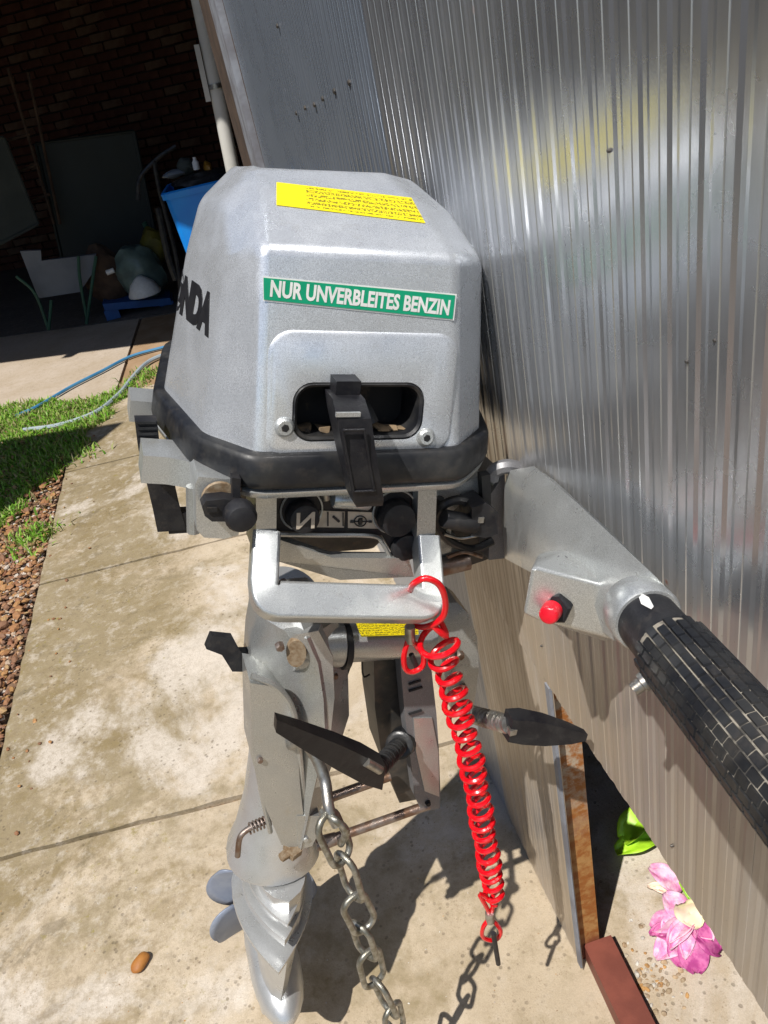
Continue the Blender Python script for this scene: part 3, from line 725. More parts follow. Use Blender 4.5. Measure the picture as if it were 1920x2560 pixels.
# pebble, flower, leaf
b = bm_new(); bmesh.ops.create_icosphere(b, subdivisions=3, radius=1)
c = ground(355, 2412)
for v in b.verts:
    k = 1 + .08 * math.sin(v.co.x * 4 + 1) * math.cos(v.co.y * 3); x_, y_ = v.co.x * .021 * k, v.co.y * .0135 * k
    a_ = R(48); v.co = Vector((c.x + x_ * math.cos(a_) - y_ * math.sin(a_), c.y + x_ * math.sin(a_) + y_ * math.cos(a_), .009 + v.co.z * .010 * k))
tag(obj('pebble', b, M['pebble']), 'single orange-brown pebble lying on the path left of the gearcase', 'stone')
def petal(name, base, tip, width, m, par, curl=.01, cup=.006):
    base = Vector(base); tip = Vector(tip); ax = tip - base; t = ax.normalized(); side = t.cross(Vector((0, 0, 1))).normalized(); upv = side.cross(t)
    b = bm_new(); g = []; N, K = 10, 6
    for i in range(N + 1):
        s = i / N; w = width * (math.sin(math.pi * min(1, s * .86 + .1)) ** .7)
        g.append([b.verts.new(base + ax * s + side * w * (k / K * 2 - 1) + upv * (curl * math.sin(s * 3.1) + cup * (k / K * 2 - 1) ** 2 + .002 * math.sin(k * 2.2 + s * 9))) for k in range(K + 1)])
    for i in range(N):
        for k in range(K): b.faces.new((g[i][k], g[i][k + 1], g[i + 1][k + 1], g[i + 1][k]))
    o = obj(name, b, m, par); so_ = o.modifiers.new('s', 'SOLIDIFY'); so_.thickness = .0012; return o
fl = empty('fallen_flower', ground(1720, 2320), 'wilted pink flower with cream centre lying on the ground under the fence', 'flower'); o_ = Vector(fl.location)
def G(px, py, z=.0): return ground(px, py - 22, z) - o_
petal('petal', G(1700, 2255, .02), G(1622, 2190, .035), .020, M['pink'], fl, .012)
petal('petal', G(1690, 2262, .012), G(1618, 2240, .015), .010, M['cream'], fl, .006)
petal('petal', G(1715, 2330, .03), G(1660, 2255, .045), .022, M['pink'], fl)
petal('petal', G(1735, 2335, .045), G(1665, 2400, .02), .026, M['pink'], fl)
petal('petal', G(1720, 2325, .05), G(1628, 2345, .022), .020, M['pink'], fl)
petal('petal', G(1730, 2350, .03), G(1640, 2420, .01), .022, M['pink'], fl)
petal('petal', G(1705, 2280, .06), G(1745, 2345, .055), .026, M['cream'], fl, .012)
petal('petal', G(1730, 2345, .05), G(1800, 2405, .02), .024, M['magenta'], fl)
petal('petal', G(1720, 2355, .045), G(1740, 2455, .008), .024, M['magenta'], fl)
petal('petal', G(1700, 2365, .03), G(1700, 2440, .008), .020, M['magenta'], fl)
for k_ in range(11):
    a_ = random.uniform(2.2, 5.2); l_ = random.uniform(.035, .062); c_ = G(1712 + random.uniform(-16, 22), 2335 + random.uniform(-30, 25), random.uniform(.02, .05))
    petal('petal', c_, c_ + Vector((math.cos(a_) * l_, math.sin(a_) * l_, random.uniform(-.02, .006))), random.uniform(.009, .017), M[('pink', 'pink', 'magenta', 'pink')[k_ % 4]], fl, random.uniform(-.004, .014), random.uniform(.003, .010))
b = bm_new(); add_tube(b, smooth_path([G(1708, 2320, .02), G(1735, 2260, .012), G(1742, 2190, .01)], 5), .0030, 8); obj('stem', b, M['leafgreen'], fl)
petal('petal', G(1690, 2190, .02), G(1735, 2290, .015), .010, M['leafgreen'], fl)
lf = empty('fallen_leaf', ground(1610, 2110), 'bright lime green leaf on the ground under the raised fence edge', 'leaf'); o_ = Vector(lf.location)
petal('blade', G(1560, 2130, .02), G(1635, 2050, .05), .026, M['leafgreen'], lf, .02, .012)
petal('blade', G(1540, 2155, .012), G(1650, 2125, .012), .022, M['leafgreen'], lf, .012, .008)
# small stones on the ground beneath the fence
pp = []; sz = []
for _ in range(120):
    g = ground(random.gauss(1625, 45), random.gauss(2450, 60)); pp.append((g.x, g.y)); sz.append(random.choice((.0025, .0035, .005)))
for _ in range(160):
    g = ground(random.uniform(0, 1400), random.uniform(2000, 2560)); pp.append((g.x, g.y)); sz.append(random.choice((.0010, .0014)))
tag(pebbles('grit', pp, sz, [(.55, .48, .36), (.45, .33, .2), (.5, .28, .1), (.6, .58, .52), (.36, .28, .18)], .0), 'fine loose grit scattered on the concrete', kind='stuff')

# ================================================================== OUTBOARD MOTOR
mo = empty('outboard_motor', MO, 'silver outboard motor leaning against the ribbed fence, standing on its skeg', 'outboard motor', mat3=MR)
V3 = Vector
def off_outline(pts, d):
    c = sum((V3(p) for p in pts), V3((0, 0, 0))) / len(pts); out = []
    n = len(pts)
    for i in range(n):
        a, p, b = V3(pts[i - 1]), V3(pts[i]), V3(pts[(i + 1) % n])
        e1 = (p - a); e2 = (b - p); n1 = V3((e1.y, -e1.x, 0)).normalized(); n2 = V3((e2.y, -e2.x, 0)).normalized()
        m = (n1 + n2).normalized(); k = d / max(.5, m.dot(n1)); out.append(p + V3((m.x * k, m.y * k, 0)))
    return out
base = [(-.097, -.130), (.086, -.130), (.130, -.086), (.164, .03), (.140, .19), (.08, .245), (-.09, .245), (-.135, .19), (-.158, .03), (-.135, -.086)]
midr = [(-.096, -.110, 1.270), (.068, -.110, 1.270), (.112, -.068, 1.262), (.156, .03, 1.246), (.122, .17, 1.225), (.07, .215, 1.22), (-.08, .215, 1.22), (-.115, .17, 1.22), (-.136, .03, 1.237), (-.115, -.070, 1.248)]
topr = [(-.078, .006, 1.316), (.036, .004, 1.323), (.068, .020, 1.318), (.094, .06, 1.306), (.08, .15, 1.296), (.05, .18, 1.296), (-.05, .18, 1.298), (-.072, .15, 1.303), (-.088, .06, 1.314), (-.086, .018, 1.314)]
Z0 = 1.106
def tup(p, z=None): return V3((p[0], p[1], p[2] if z is None else z))
# ---- cowling
mid2 = []
cxy = V3((-.006, .07, 0))
for i_, (p_, q_) in enumerate(zip(midr, topr)):
    m_ = tup(p_).lerp(tup(q_), .52); o2 = V3((m_.x - cxy.x, (m_.y - cxy.y) * .5, 0)).normalized()
    k_ = 0.0 if i_ in (0, 1) else (.004 if i_ in (2, 3, 4) else .011)
    mid2.append(m_ + o2 * k_ + V3((0, 0, .0035 if i_ in (0, 1) else .005)))
b = bm_new(); add_loft(b, [[tup(p, Z0) for p in base], [tup(p) for p in midr], mid2, [tup(p) for p in topr]])
bmesh.ops.recalc_face_normals(b, faces=b.faces)
es_v = [e for e in b.edges if e.calc_face_angle(0) > R(4) and not all(abs(v.co.z - Z0) < 1e-5 for v in e.verts)]
bmesh.ops.bevel(b, geom=es_v, offset=.0165, segments=6, profile=.5, affect='EDGES', clamp_overlap=True)
cowl = obj('cowling', b, M['cowl'], mo, smooth=True, angle=60)
def fy(z): return -.130 + .020 * (z - Z0) / (1.270 - Z0)      # front face plane
FN = V3((0, -1, .12)).normalized(); FU = V3((0, .12, 1)).normalized()
def onfront(px, py, d=0.0):
    p = L(px, py, -.125)
    for _ in range(5): p = L(px, py, fy(p.z) - d)
    return p
# service panel
zc = (1.110 + 1.203) / 2
def face_pt(x, z, d): p = V3((x, fy(z), z)); return p + FN * d
def face_plate(w, h, r, x, z, d0, d1, k=6):
    b = bm_new(); ring = rrect(w, h, r, k); add_loft(b, [[face_pt(x + a, z + c, d0) for a, c in ring], [face_pt(x + a, z + c, d1) for a, c in ring]]); return b
b = bm_new(); r0 = rrect(.166, .106, .020, 8); r1 = rrect(.160, .100, .018, 8)
add_loft(b, [[face_pt(-.006 + a, zc + c - .001, -.004) for a, c in r0], [face_pt(-.006 + a, zc + c - .001, .0004) for a, c in r0], [face_pt(-.006 + a, zc + c - .001, .0026) for a, c in r1]])
panel = obj('service_panel', b, M['cowl'], cowl, bevel=0, smooth=True, angle=50)
# recess cut
ox, oz = -.010, 1.1425; ow, oh = .117, .050
cutb = face_plate(ow, oh, .017, ox, oz, -.045, .02, 6)
cut = obj('cutter', cutb, M['hole'], mo, smooth=False)
for tgt in (cowl, panel):
    md = tgt.modifiers.new('b', 'BOOLEAN'); md.object = cut; md.operation = 'DIFFERENCE'; md.solver = 'EXACT'
bpy.context.view_layer.update(); dg = bpy.context.evaluated_depsgraph_get()
for tgt in (cowl, panel):
    me = bpy.data.meshes.new_from_object(tgt.evaluated_get(dg)); tgt.modifiers.clear(); tgt.data = me
cm = cut.data; bpy.data.objects.remove(cut)
b = bm_new()
def fr_(w, h, r, d): return [face_pt(ox + a, oz + c, d) for a, c in rrect(w, h, r, 6)]
add_loft(b, [fr_(ow - .0006, oh - .0006, .017, .0014), fr_(ow - .004, oh - .004, .015, .0034), fr_(ow - .008, oh - .008, .014, .0014), fr_(ow - .011, oh - .010, .012, -.040)], cap=False)
obj('recess_liner', b, M['rubber'], cowl)
b = bm_new(); add_loft(b, [fr_(ow - .002, oh - .002, .016, -.042), fr_(ow - .002, oh - .002, .016, -.038)]); obj('recess_back', b, M['hole'], cowl, smooth=False)
b = bm_new(); 
for i in range(9):
    x_ = ox + random.uniform(-.05, .052); add_hull_pts = [face_pt(x_ + random.uniform(-.012, .012), oz - .0205 + random.uniform(-.001, .004), random.uniform(-.034, -.006)) for _ in range(9)]
    bb = bm_new(); add_hull(bb, add_hull_pts); tmp = bpy.data.meshes.new('x'); bb.to_mesh(tmp); bb.free(); b.from_mesh(tmp); bpy.data.meshes.remove(tmp)
obj('dirt', b, M['dusty'], cowl, smooth=False)
# rivet screws
for px, py in ((711, 1068), (1064, 1093)):
    c = onfront(px, py, .003); b = bm_new(); add_lathe(b, c - FN * .002, c + FN * .0035, [(0, .0085), (.5, .0085), (.75, .0075), (1, .006)], 24); o = obj('screw', b, M['silver'], cowl)
    b = bm_new(); add_lathe(b, c + FN * .0034, c + FN * .0040, [(0, .0036), (1, .0030)], 6); obj('screw_socket', b, M['hole'], cowl)
# starter handle hanging from the recess
hp = [(L(862, 985, -.140), .0135, .012), (L(872, 1030, -.158), .0140, .015), (L(892, 1140, -.166), .0135, .013), (L(912, 1235, -.166), .0130, .012), (L(916, 1254, -.164), .0115, .009)]
b = bm_new(); rings = []
for c, hx, hy in hp:
    rings.append([c + V3((sx * hx, sy * hy, 0)) for sx, sy in ((-1, -1), (1, -1), (1, 1), (-1, 1))])
add_loft(b, rings); sh = obj('starter_handle', b, M['handle'], mo, bevel=.003, seg=3)
b = bm_new(); c = L(862, 990, -.135); add_box(b, c + V3((0, .01, .004)), (.021, .035, .022)); obj('grip_neck', b, M['handle'], sh, bevel=.003, seg=2)
b = bm_new(); a = L(884, 1075, -.1785); e = L(910, 1228, -.1792)
for sx in (-.0088, .0088): add_tube(b, [a + V3((sx, 0, 0)), e + V3((sx, 0, 0))], .0012, 6)
for q_ in (a, e): add_tube(b, [q_ + V3((-.0088, 0, 0)), q_ + V3((.0088, 0, 0))], .0012, 6)
obj('grip_edge', b, M['handle'], sh)
b = bm_new(); a = L(870, 1036, -.1725); add_box(b, a, (.020, .0025, .0035)); obj('grip_lip', b, M['silver'], sh, bevel=.001, seg=2)
b = bm_new(); c = L(925, 1010, -.11); add_tube(b, smooth_path([c + V3((-.035, .01, 0)), c + V3((-.01, .0, .0)), c + V3((.0, -.01, -.015))], 4), .007, 8); obj('starter_rope_guide', b, M['rubber'], cowl)

# stickers
from mathutils.bvhtree import BVHTree
def tree_of(o):
    bb = bmesh.new(); bb.from_mesh(o.data); t = BVHTree.FromBMesh(bb); bb.free(); return t
CT = tree_of(cowl)
def hit_px(px, py, d):
    r = (MRi @ ray(px, py)).normalized(); h, nn, _, _ = CT.ray_cast(CL, r)
    if h is None: return L(px, py, -.12)
    if nn.dot(r) > 0: nn = -nn
    return h + nn * d
def sticker_px(name, q, mat, par, d=.0005, nu=24, nv=6):
    vs = []; uv = []
    for j in range(nv + 1):
        for i in range(nu + 1):
            s, t = i / nu, j / nv
            px = (q[0][0] * (1 - s) + q[1][0] * s) * (1 - t) + (q[3][0] * (1 - s) + q[2][0] * s) * t
            py = (q[0][1] * (1 - s) + q[1][1] * s) * (1 - t) + (q[3][1] * (1 - s) + q[2][1] * s) * t
            vs.append(tuple(hit_px(px, py, d))); uv.append((s, t))
    fs = [(j * (nu + 1) + i, j * (nu + 1) + i + 1, (j + 1) * (nu + 1) + i + 1, (j + 1) * (nu + 1) + i) for j in range(nv) for i in range(nu)]
    me = bpy.data.meshes.new(name); me.from_pydata(vs, [], fs); ul = me.uv_layers.new(name='UVMap')
    for l in me.loops: ul.data[l.index].uv = uv[l.vertex_index]
    me.materials.append(mat); o = link(bpy.data.objects.new(name, me), par); so_ = o.modifiers.new('s', 'SOLIDIFY'); so_.thickness = .0002; so_.offset = 1; return o
def sticker(name, corners, mat, par, th=.0003, d=.0006, nrm=FN, sub=None):
    P = [V3(c) + nrm * d for c in corners]
    me = bpy.data.meshes.new(name); nu, nv = 12, 3; vs = []; uv = []
    for j in range(nv + 1):
        for i in range(nu + 1):
            s, t = i / nu, j / nv; vs.append((P[0].lerp(P[1], s)).lerp(P[3].lerp(P[2], s), t)); uv.append((s, t))
    fs = [(j * (nu + 1) + i, j * (nu + 1) + i + 1, (j + 1) * (nu + 1) + i + 1, (j + 1) * (nu + 1) + i) for j in range(nv) for i in range(nu)]
    me.from_pydata([tuple(v) for v in vs], [], fs); ul = me.uv_layers.new(name='UVMap')
    for l in me.loops: ul.data[l.index].uv = uv[l.vertex_index]
    me.materials.append(mat); o = link(bpy.data.objects.new(name, me), par); so_ = o.modifiers.new('s', 'SOLIDIFY'); so_.thickness = th; so_.offset = 1; return o
g = [onfront(658, 752), onfront(1134, 801), onfront(1141, 735), onfront(657, 690)]
st = sticker('fuel_sticker', g, M['white'], cowl, d=.0004)
cg = (g[0] + g[1] + g[2] + g[3]) / 4
gi = [cg + (p - cg) * 1.0 for p in g]
ux = (g[1] - g[0]).normalized(); uy = (g[3] - g[0]).normalized()
m_ = .0011
gi = [g[0] + ux * m_ * .3 + uy * m_, g[1] - ux * m_ * 1.4 + uy * m_, g[2] - ux * m_ * 1.4 - uy * m_, g[3] + ux * m_ * .3 - uy * m_]
sticker('green_field', gi, M['green'], cowl, d=.0009)
def place_text(bm, c, ux, nrm, name, mat, par):
    ux = ux.normalized(); nrm = nrm.normalized(); uy = nrm.cross(ux); rm = Matrix((ux, uy, nrm)).transposed()
    for v in bm.verts: v.co = c + rm @ v.co
    return obj(name, bm, mat, par, smooth=False)
w_ = (g[1] - g[0]).length; h_ = (g[3] - g[0]).length
tb_ = text_bm('NUR UNVERBLEITES BENZIN', h_ * .92, 1.0, .0006, .00005, 1.0)
xs = [v.co.x for v in tb_.verts]; ys = [v.co.y for v in tb_.verts]; tw = max(xs) - min(xs); th_ = max(ys) - min(ys); cx = (max(xs) + min(xs)) / 2; cy = (max(ys) + min(ys)) / 2
for v in tb_.verts: v.co.x = (v.co.x - cx) * (w_ * .935 / tw); v.co.y = (v.co.y - cy) * (h_ * .70 / th_)
place_text(tb_, cg + FN * .0014, ux, FN, 'sticker_lettering', M['white'], cowl)
# yellow warning label on the sloping top
tn = (midr[0], midr[1], topr[1], topr[0]); A_, B_, C_ = V3(midr[0]), V3(midr[1]), V3(topr[0])
TN = (B_ - A_).cross(C_ - A_).normalized()
if TN.z < 0: TN = -TN
def ontop(px, py):
    r = MRi @ ray(px, py); return CL + r * ((A_ - CL).dot(TN) / r.dot(TN))
yl = sticker_px('warning_label', [(691, 514), (1063, 559), (1028, 496), (691, 457)], M['yellow'], cowl)
# brand lettering on the left side
i0, i1 = 8, 9
LA, LB, LC = tup(base[8], Z0), tup(base[9], Z0), tup(midr[9])
LN = (LB - LA).cross(LC - LA).normalized()
if LN.x > 0: LN = -LN
def onleft(px, py):
    r = MRi @ ray(px, py); return CL + r * ((LA - CL).dot(LN) / r.dot(LN))
tl_ = text_bm('HONDA', .05, 1.0, .0030, .0003, .92)
xs = [v.co.x for v in tl_.verts]; ys = [v.co.y for v in tl_.verts]; tw = max(xs) - min(xs); th_ = max(ys) - min(ys); cx = (max(xs) + min(xs)) / 2; cy = (max(ys) + min(ys)) / 2
a = onleft(530, 793); a2 = onleft(455, 715)
dirx = (LA - LB).normalized() * -1; uyv = LN.cross(dirx).normalized()
wid = .135; hei = .036
for v in tl_.verts: v.co.x = (v.co.x - cx) * wid / tw; v.co.y = (v.co.y - cy) * hei / th_
cen = a - dirx * (wid / 2) ; cen = cen - LN * 0
brand = place_text(tl_, cen, dirx, LN, 'brand_lettering', M['black'], cowl)
for v_ in brand.data.vertices:
    h_hit, n_h, _, _ = CT.ray_cast(v_.co + LN * .05, -LN)
    dd = (v_.co - cen).dot(LN)
    if h_hit is not None: v_.co = h_hit + LN * (.0005 + dd)


# ---- rubber seal band and lower pan
b = bm_new()
sec = [(-.004, 1.1095), (.0065, 1.109), (.0085, 1.1075), (.0105, 1.1035), (.0125, 1.0855), (.0115, 1.0800), (.007, 1.0775), (-.006, 1.077)]
ol = {}
def band_ring(d, z): 
    P = resample_closed(off_outline([tup(p, 0) for p in base], d), 160)
    # soften corners
    for _ in range(3): P = [(P[i - 1] + P[i] * 2 + P[(i + 1) % len(P)]) / 4 for i in range(len(P))]
    return [V3((p.x, p.y, z)) for p in P]
add_loft(b, [band_ring(d, z) for d, z in sec]); obj('rubber_seal', b, M['rubber'], mo, angle=70)
b = bm_new(); add_loft(b, [band_ring(.0065, 1.0775), band_ring(.010, 1.0755), band_ring(.0085, 1.070), band_ring(-.012, 1.060), band_ring(-.05, 1.04)]); pan = obj('lower_pan', b, M['silver'], mo, angle=50)

# ---- front frame: pillars, control panel, carrying handle
def prism(pxs, y, depth, z=None):
    b = bm_new(); P = [L(px, py, y) for px, py in pxs]; add_loft(b, [P, [p + V3((0, depth, 0)) for p in P]]); return b
for pts in (((640, 1208), (692, 1212), (690, 1400), (640, 1400)), ((1046, 1222), (1092, 1226), (1086, 1400), (1040, 1400))):
    obj('pillar', prism(pts, -.118, .05), M['silver'], mo, bevel=.003, seg=2)
obj('control_panel', prism(((686, 1205), (1062, 1222), (1050, 1400), (985, 1392), (955, 1338), (690, 1328)), -.104, .03), M['plastic'], mo, bevel=.002, seg=2)
cp = [o for o in mo.children if o.name.startswith('control_panel')][0]
def sweep_rect(path, w, h, upv, m, name, par, bev=.004, seg=3):
    b = bm_new(); rings = []
    path = [V3(p) for p in path]; n = len(path)
    for i, p in enumerate(path):
        t = (path[min(i + 1, n - 1)] - path[max(i - 1, 0)]).normalized(); s = t.cross(upv).normalized(); u = s.cross(t)
        ww = w[i] if isinstance(w, (list, tuple)) else w; hh = h[i] if isinstance(h, (list, tuple)) else h
        rings.append([p + s * ww / 2 * a + u * hh / 2 * c for a, c in ((-1, -1), (1, -1), (1, 1), (-1, 1))])
    add_loft(b, rings); return obj(name, b, m, par, bevel=bev, seg=seg)
# knobs
def knob(px, py, r, name, ringr=None):
    c = L(px, py, -.105); b = bm_new(); n_ = V3((0, -1, .10)).normalized()
    add_lathe(b, c, c - n_ * -.016, [(0, r * 1.02), (.1, r * 1.05), (.7, r), (.95, r * .93), (1, r * .8)], 28); k = obj(name, b, M['plastic'], cp)
    b = bm_new(); cc = c + n_ * .001; t = n_.orthogonal().normalized(); v = n_.cross(t); rr = ringr or r * 1.35
    add_tube(b, [cc + V3((0, .0, .004)) + (t * math.cos(a) + v * math.sin(a)) * rr for a in [2 * math.pi * i / 40 for i in range(40)]], .0010, 5, closed=True); obj('knob_ring', b, M['silver'], cp)
    return c + n_ * .0162, n_
kc, kn = knob(753, 1284, .0145, 'knob', .0195)
tN = text_bm('N', .022, 1.15, .0004, .0004)
for v in tN.verts: v.co.x = -v.co.x
bmesh.ops.reverse_faces(tN, faces=tN.faces)
place_text(tN, kc + kn * .0004 + V3((0, 0, -.001)), V3((1, 0, 0)), kn, 'knob_lettering', M['offwhite'], cp)
knob(985, 1288, .0175, 'knob', .022)
b = bm_new(); c = L(1012, 1366, -.106); add_lathe(b, c, c + V3((0, -.006, 0)), [(0, .015), (.8, .0145), (1, .012)], 24); obj('plug', b, M['plastic'], cp)
def label(pxs, y, name='label'):
    P = [L(px, py, y) for px, py in pxs]; b = bm_new(); add_loft(b, [P, [p + V3((0, .0008, 0)) for p in P]]); return obj(name, b, M['offwhite'], cp, smooth=False), P
label(((790, 1318), (860, 1319), (862, 1279), (800, 1277)), -.1052); label(((870, 1320), (952, 1322), (930, 1281), (870, 1279)), -.1052)
b = bm_new()
def stroke(px0, py0, px1, py1, r=.0007, y=-.1060): add_tube(b, [L(px0, py0, y), L(px1, py1, y)], r, 5)
stroke(820, 1280, 820, 1315); stroke(833, 1291, 848, 1304, .0013); stroke(858, 1282, 858, 1315)
stroke(876, 1304, 930, 1304, .0006); stroke(876, 1304, 884, 1304, .0015); stroke(922, 1304, 929, 1304, .0013); stroke(901, 1296, 901, 1310, .0024)
for k in range(14):
    a, a2 = 2 * math.pi * k / 14, 2 * math.pi * (k + 1) / 14; stroke(901 + 15 * math.cos(a), 1303 + 13 * math.sin(a), 901 + 15 * math.cos(a2), 1303 + 13 * math.sin(a2), .0006)
obj('symbols', b, M['black'], cp)
b = bm_new(); a = L(832, 1246, -.110); e = L(925, 1252, -.110); add_lathe(b, a, e, [(0, .0075), (.05, .009), (.95, .009), (1, .0075)], 20); obj('choke_knob', b, M['silver'], cp)
b = bm_new(); a = L(812, 1228, -.112); e = L(816, 1248, -.112); add_cyl(b, a, e, .004, n=10); obj('pin', b, M['steel'], cp)
# light rim under the panel
b = bm_new(); add_tube(b, smooth_path([L(686, 1336, -.108), L(800, 1338, -.108), (L(930, 1340, -.108)), L(958, 1362, -.108), L(975, 1392, -.108)], 5), .0022, 6); obj('panel_rim', b, M['cast'], mo)
# scoop casting under the panel
b = bm_new(); 
P = [L(686, 1345, -.106), L(830, 1394, -.112), L(1022, 1396, -.112), L(1035, 1442, -.106), L(850, 1450, -.112), L(690, 1402, -.100)]
add_loft(b, [P, [p + V3((0, .012, 0)) for p in P]]); obj('front_skirt', b, M['cast'], mo, bevel=.003, seg=2)
# carrying handle: two arms and a bar
hb0, hb1 = L(655, 1503, -.158), L(1078, 1512, -.158)
a0 = L(664, 1335, -.112); a1 = L(1064, 1345, -.112)
path_ = [a0, a0.lerp(hb0 + V3((.002, 0, 0)), .75), hb0 + V3((.001, .003, .006)), hb0 + V3((.012, 0, 0)), hb1 - V3((.012, 0, 0)), hb1 + V3((-.001, .003, .006)), a1.lerp(hb1, .75), a1]
def rounded(path, r=.016, k=6):
    out = [path[0]]
    for i in range(1, len(path) - 1):
        p = path[i]; a = (path[i - 1] - p); c = (path[i + 1] - p); ra = min(r, a.length * .45); rc = min(r, c.length * .45)
        A1 = p + a.normalized() * ra; C1 = p + c.normalized() * rc
        for j in range(k + 1): t = j / k; out.append(A1 * (1 - t) ** 2 + p * 2 * t * (1 - t) + C1 * t * t)
    out.append(path[-1]); return out
hp_ = rounded([a0, hb0, hb1, a1], .017, 8)
fwd = (hb0 - a0).normalized(); nrmH = fwd.cross(V3((1, 0, 0))).normalized()
if nrmH.z < 0: nrmH = -nrmH
b = bm_new(); rings = []; n = len(hp_); 
for i, p in enumerate(hp_):
    t = (hp_[min(i + 1, n - 1)] - hp_[max(i - 1, 0)]).normalized(); s = t.cross(nrmH).normalized(); u = s.cross(t)
    arm_k = abs(t.x); sec = rrect(.0235 + .0105 * arm_k, .0215, .0035, 3)
    rings.append([p + s * x + u * y for x, y in sec])
add_loft(b, rings); ch_ = obj('carrying_handle', b, M['silver'], mo, angle=50); w_n = ch_.modifiers.new('wn', 'WEIGHTED_NORMAL'); w_n.keep_sharp = True

# ---- left side: levers and lugs
sweep_rect([L(352, 1150, -.060), L(420, 1154, -.060), L(480, 1163, -.066), L(540, 1183, -.080)], .040, .026, V3((0, 0, 1)), M['silver'], 'side_rail', mo, .002, 2)
sweep_rect([L(322, 1010, .060), L(425, 1018, .060)], .040, .022, V3((0, 0, 1)), M['silver'], 'rear_rail', mo, .002, 2)
b = bm_new(); rings = []
for px, py, hw in ((364, 1046, .0095), (372, 1115, .0095), (398, 1190, .0125), (414, 1260, .0125), (428, 1318, .0135)):
    c = L(px, py, -.030); rings.append([c + V3((sx * hw, sy * .008, 0)) for sx, sy in ((-1, -1), (1, -1), (1, 1), (-1, 1))])
add_loft(b, rings); lv = obj('shift_lever', b, M['plastic'], mo, bevel=.002, seg=2)
b = bm_new(); c = L(452, 1300, -.030); add_box(b, c, (.024, .014, .022)); obj('lever_foot', b, M['plastic'], lv, bevel=.002, seg=2)
for k in range(5):
    b = bm_new(); c = L(366 + k * 1.5, 1056 + 14 * k, -.039); add_box(b, c, (.017, .003, .002)); obj('lever_rib', b, M['rubber'], lv, bevel=.0006, seg=1)
lug = obj('side_lug', prism(((497, 1192), (600, 1200), (604, 1300), (596, 1338), (560, 1347), (510, 1344), (492, 1325), (488, 1210)), -.128, .05), M['silver'], mo, bevel=.004, seg=3)
b = bm_new(); a = L(482, 1215, -.10); e = L(484, 1330, -.10); add_tube(b, [a, e], .006, 8); obj('lug_rib', b, M['cast'], mo)
b = bm_new(); ring = []
for px, py in ((505, 1268), (515, 1253), (560, 1248), (600, 1254), (622, 1270), (620, 1295), (600, 1306), (560, 1304), (530, 1304), (512, 1290)): ring.append(L(px, py, -.146))
add_loft(b, [ring, [p + V3((0, .014, 0)) for p in ring]]); cl_ = obj('choke_lever', b, M['plastic'], mo, bevel=.003, seg=2)
b = bm_new(); c = L(598, 1282, -.146); add_lathe(b, c, c + V3((0, -.016, .001)), [(0, .0135), (.6, .0135), (.9, .011), (1, .006)], 20); obj('lever_knob', b, M['plastic'], cl_)
b = bm_new(); c = L(530, 1274, -.1475); add_box(b, c, (.008, .002, .004)); obj('slot', b, M['hole'], cl_)
obj('linkage_bracket', prism(((580, 1195), (602, 1197), (600, 1262), (582, 1258)), -.140, .01), M['plastic'], mo, bevel=.001, seg=1)
b = bm_new(); c = L(548, 1243, -.130); add_lathe(b, c, c + V3((0, -.002, 0)), [(0, .015), (1, .014)], 18); obj('rust_ring', b, M['grease'], lug)

# ---- engine body between (dark), swivel case
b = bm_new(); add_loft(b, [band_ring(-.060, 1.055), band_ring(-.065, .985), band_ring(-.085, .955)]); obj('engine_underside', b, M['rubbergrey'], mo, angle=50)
def pxloft(rows, m, name, par=mo, bev=.006, seg=3, n=4):
    b = bm_new(); rings = []
    for pl_, pr_, py, y, dep in rows:
        a, c = L(pl_, py, y), L(pr_, py, y); mid_ = (a + c) / 2
        hw = (c.x - a.x) / 2; z = mid_.z
        rings.append([V3((mid_.x - hw, y, z)), V3((mid_.x + hw, y, z)), V3((mid_.x + hw, y + dep, z)), V3((mid_.x - hw, y + dep, z))])
    add_loft(b, rings); return obj(name, b, m, par, bevel=bev, seg=seg)
# swivel tube with yellow label
b = bm_new(); a, e = L(730, 1615, -.075), L(1075, 1592, -.075); add_lathe(b, a, e, [(0, .026), (.33, .026), (.35, .022), (1, .022)], 28); sw = obj('swivel_tube', b, M['cast'], mo)
b = bm_new(); a, e = L(852, 1612, -.075), L(866, 1611, -.075); add_lathe(b, a, e, [(0, .027), (1, .027)], 28); obj('grease_seal', b, M['rubber'], sw)
P = [L(905, 1597, -.1065), L(1045, 1590, -.1065), L(1045, 1560, -.100), L(892, 1562, -.100)]
P = [L(902, 1592, -.098), L(1045, 1586, -.098), L(1045, 1556, -.094), L(888, 1556, -.094)]
sticker('yellow_label', P, yellow_sticker('lower_yellow_label', .45, -.3), sw, d=.0012, nrm=V3((0, -.8, .6)))
obj('swivel_case', pxloft([(930, 1010, 1640, -.055, .05), (940, 1020, 1760, -.055, .05), (955, 1035, 1880, -.055, .05), (985, 1062, 1990, -.055, .045)], M['rubbergrey'], 'case_core'), M['rubbergrey'], mo) if False else pxloft([(935, 1020, 1630, -.050, .05), (938, 1030, 1760, -.050, .05), (955, 1045, 1880, -.050, .05), (1000, 1072, 2000, -.050, .045)], M['rubbergrey'], 'swivel_case')
b = bm_new(); add_tube(b, smooth_path([L(905, 1640, -.04), L(908, 1690, -.04), (L(925, 1686, -.04))], 4), .0012, 5); obj('split_pin_wire', b, M['rubber'], sw)

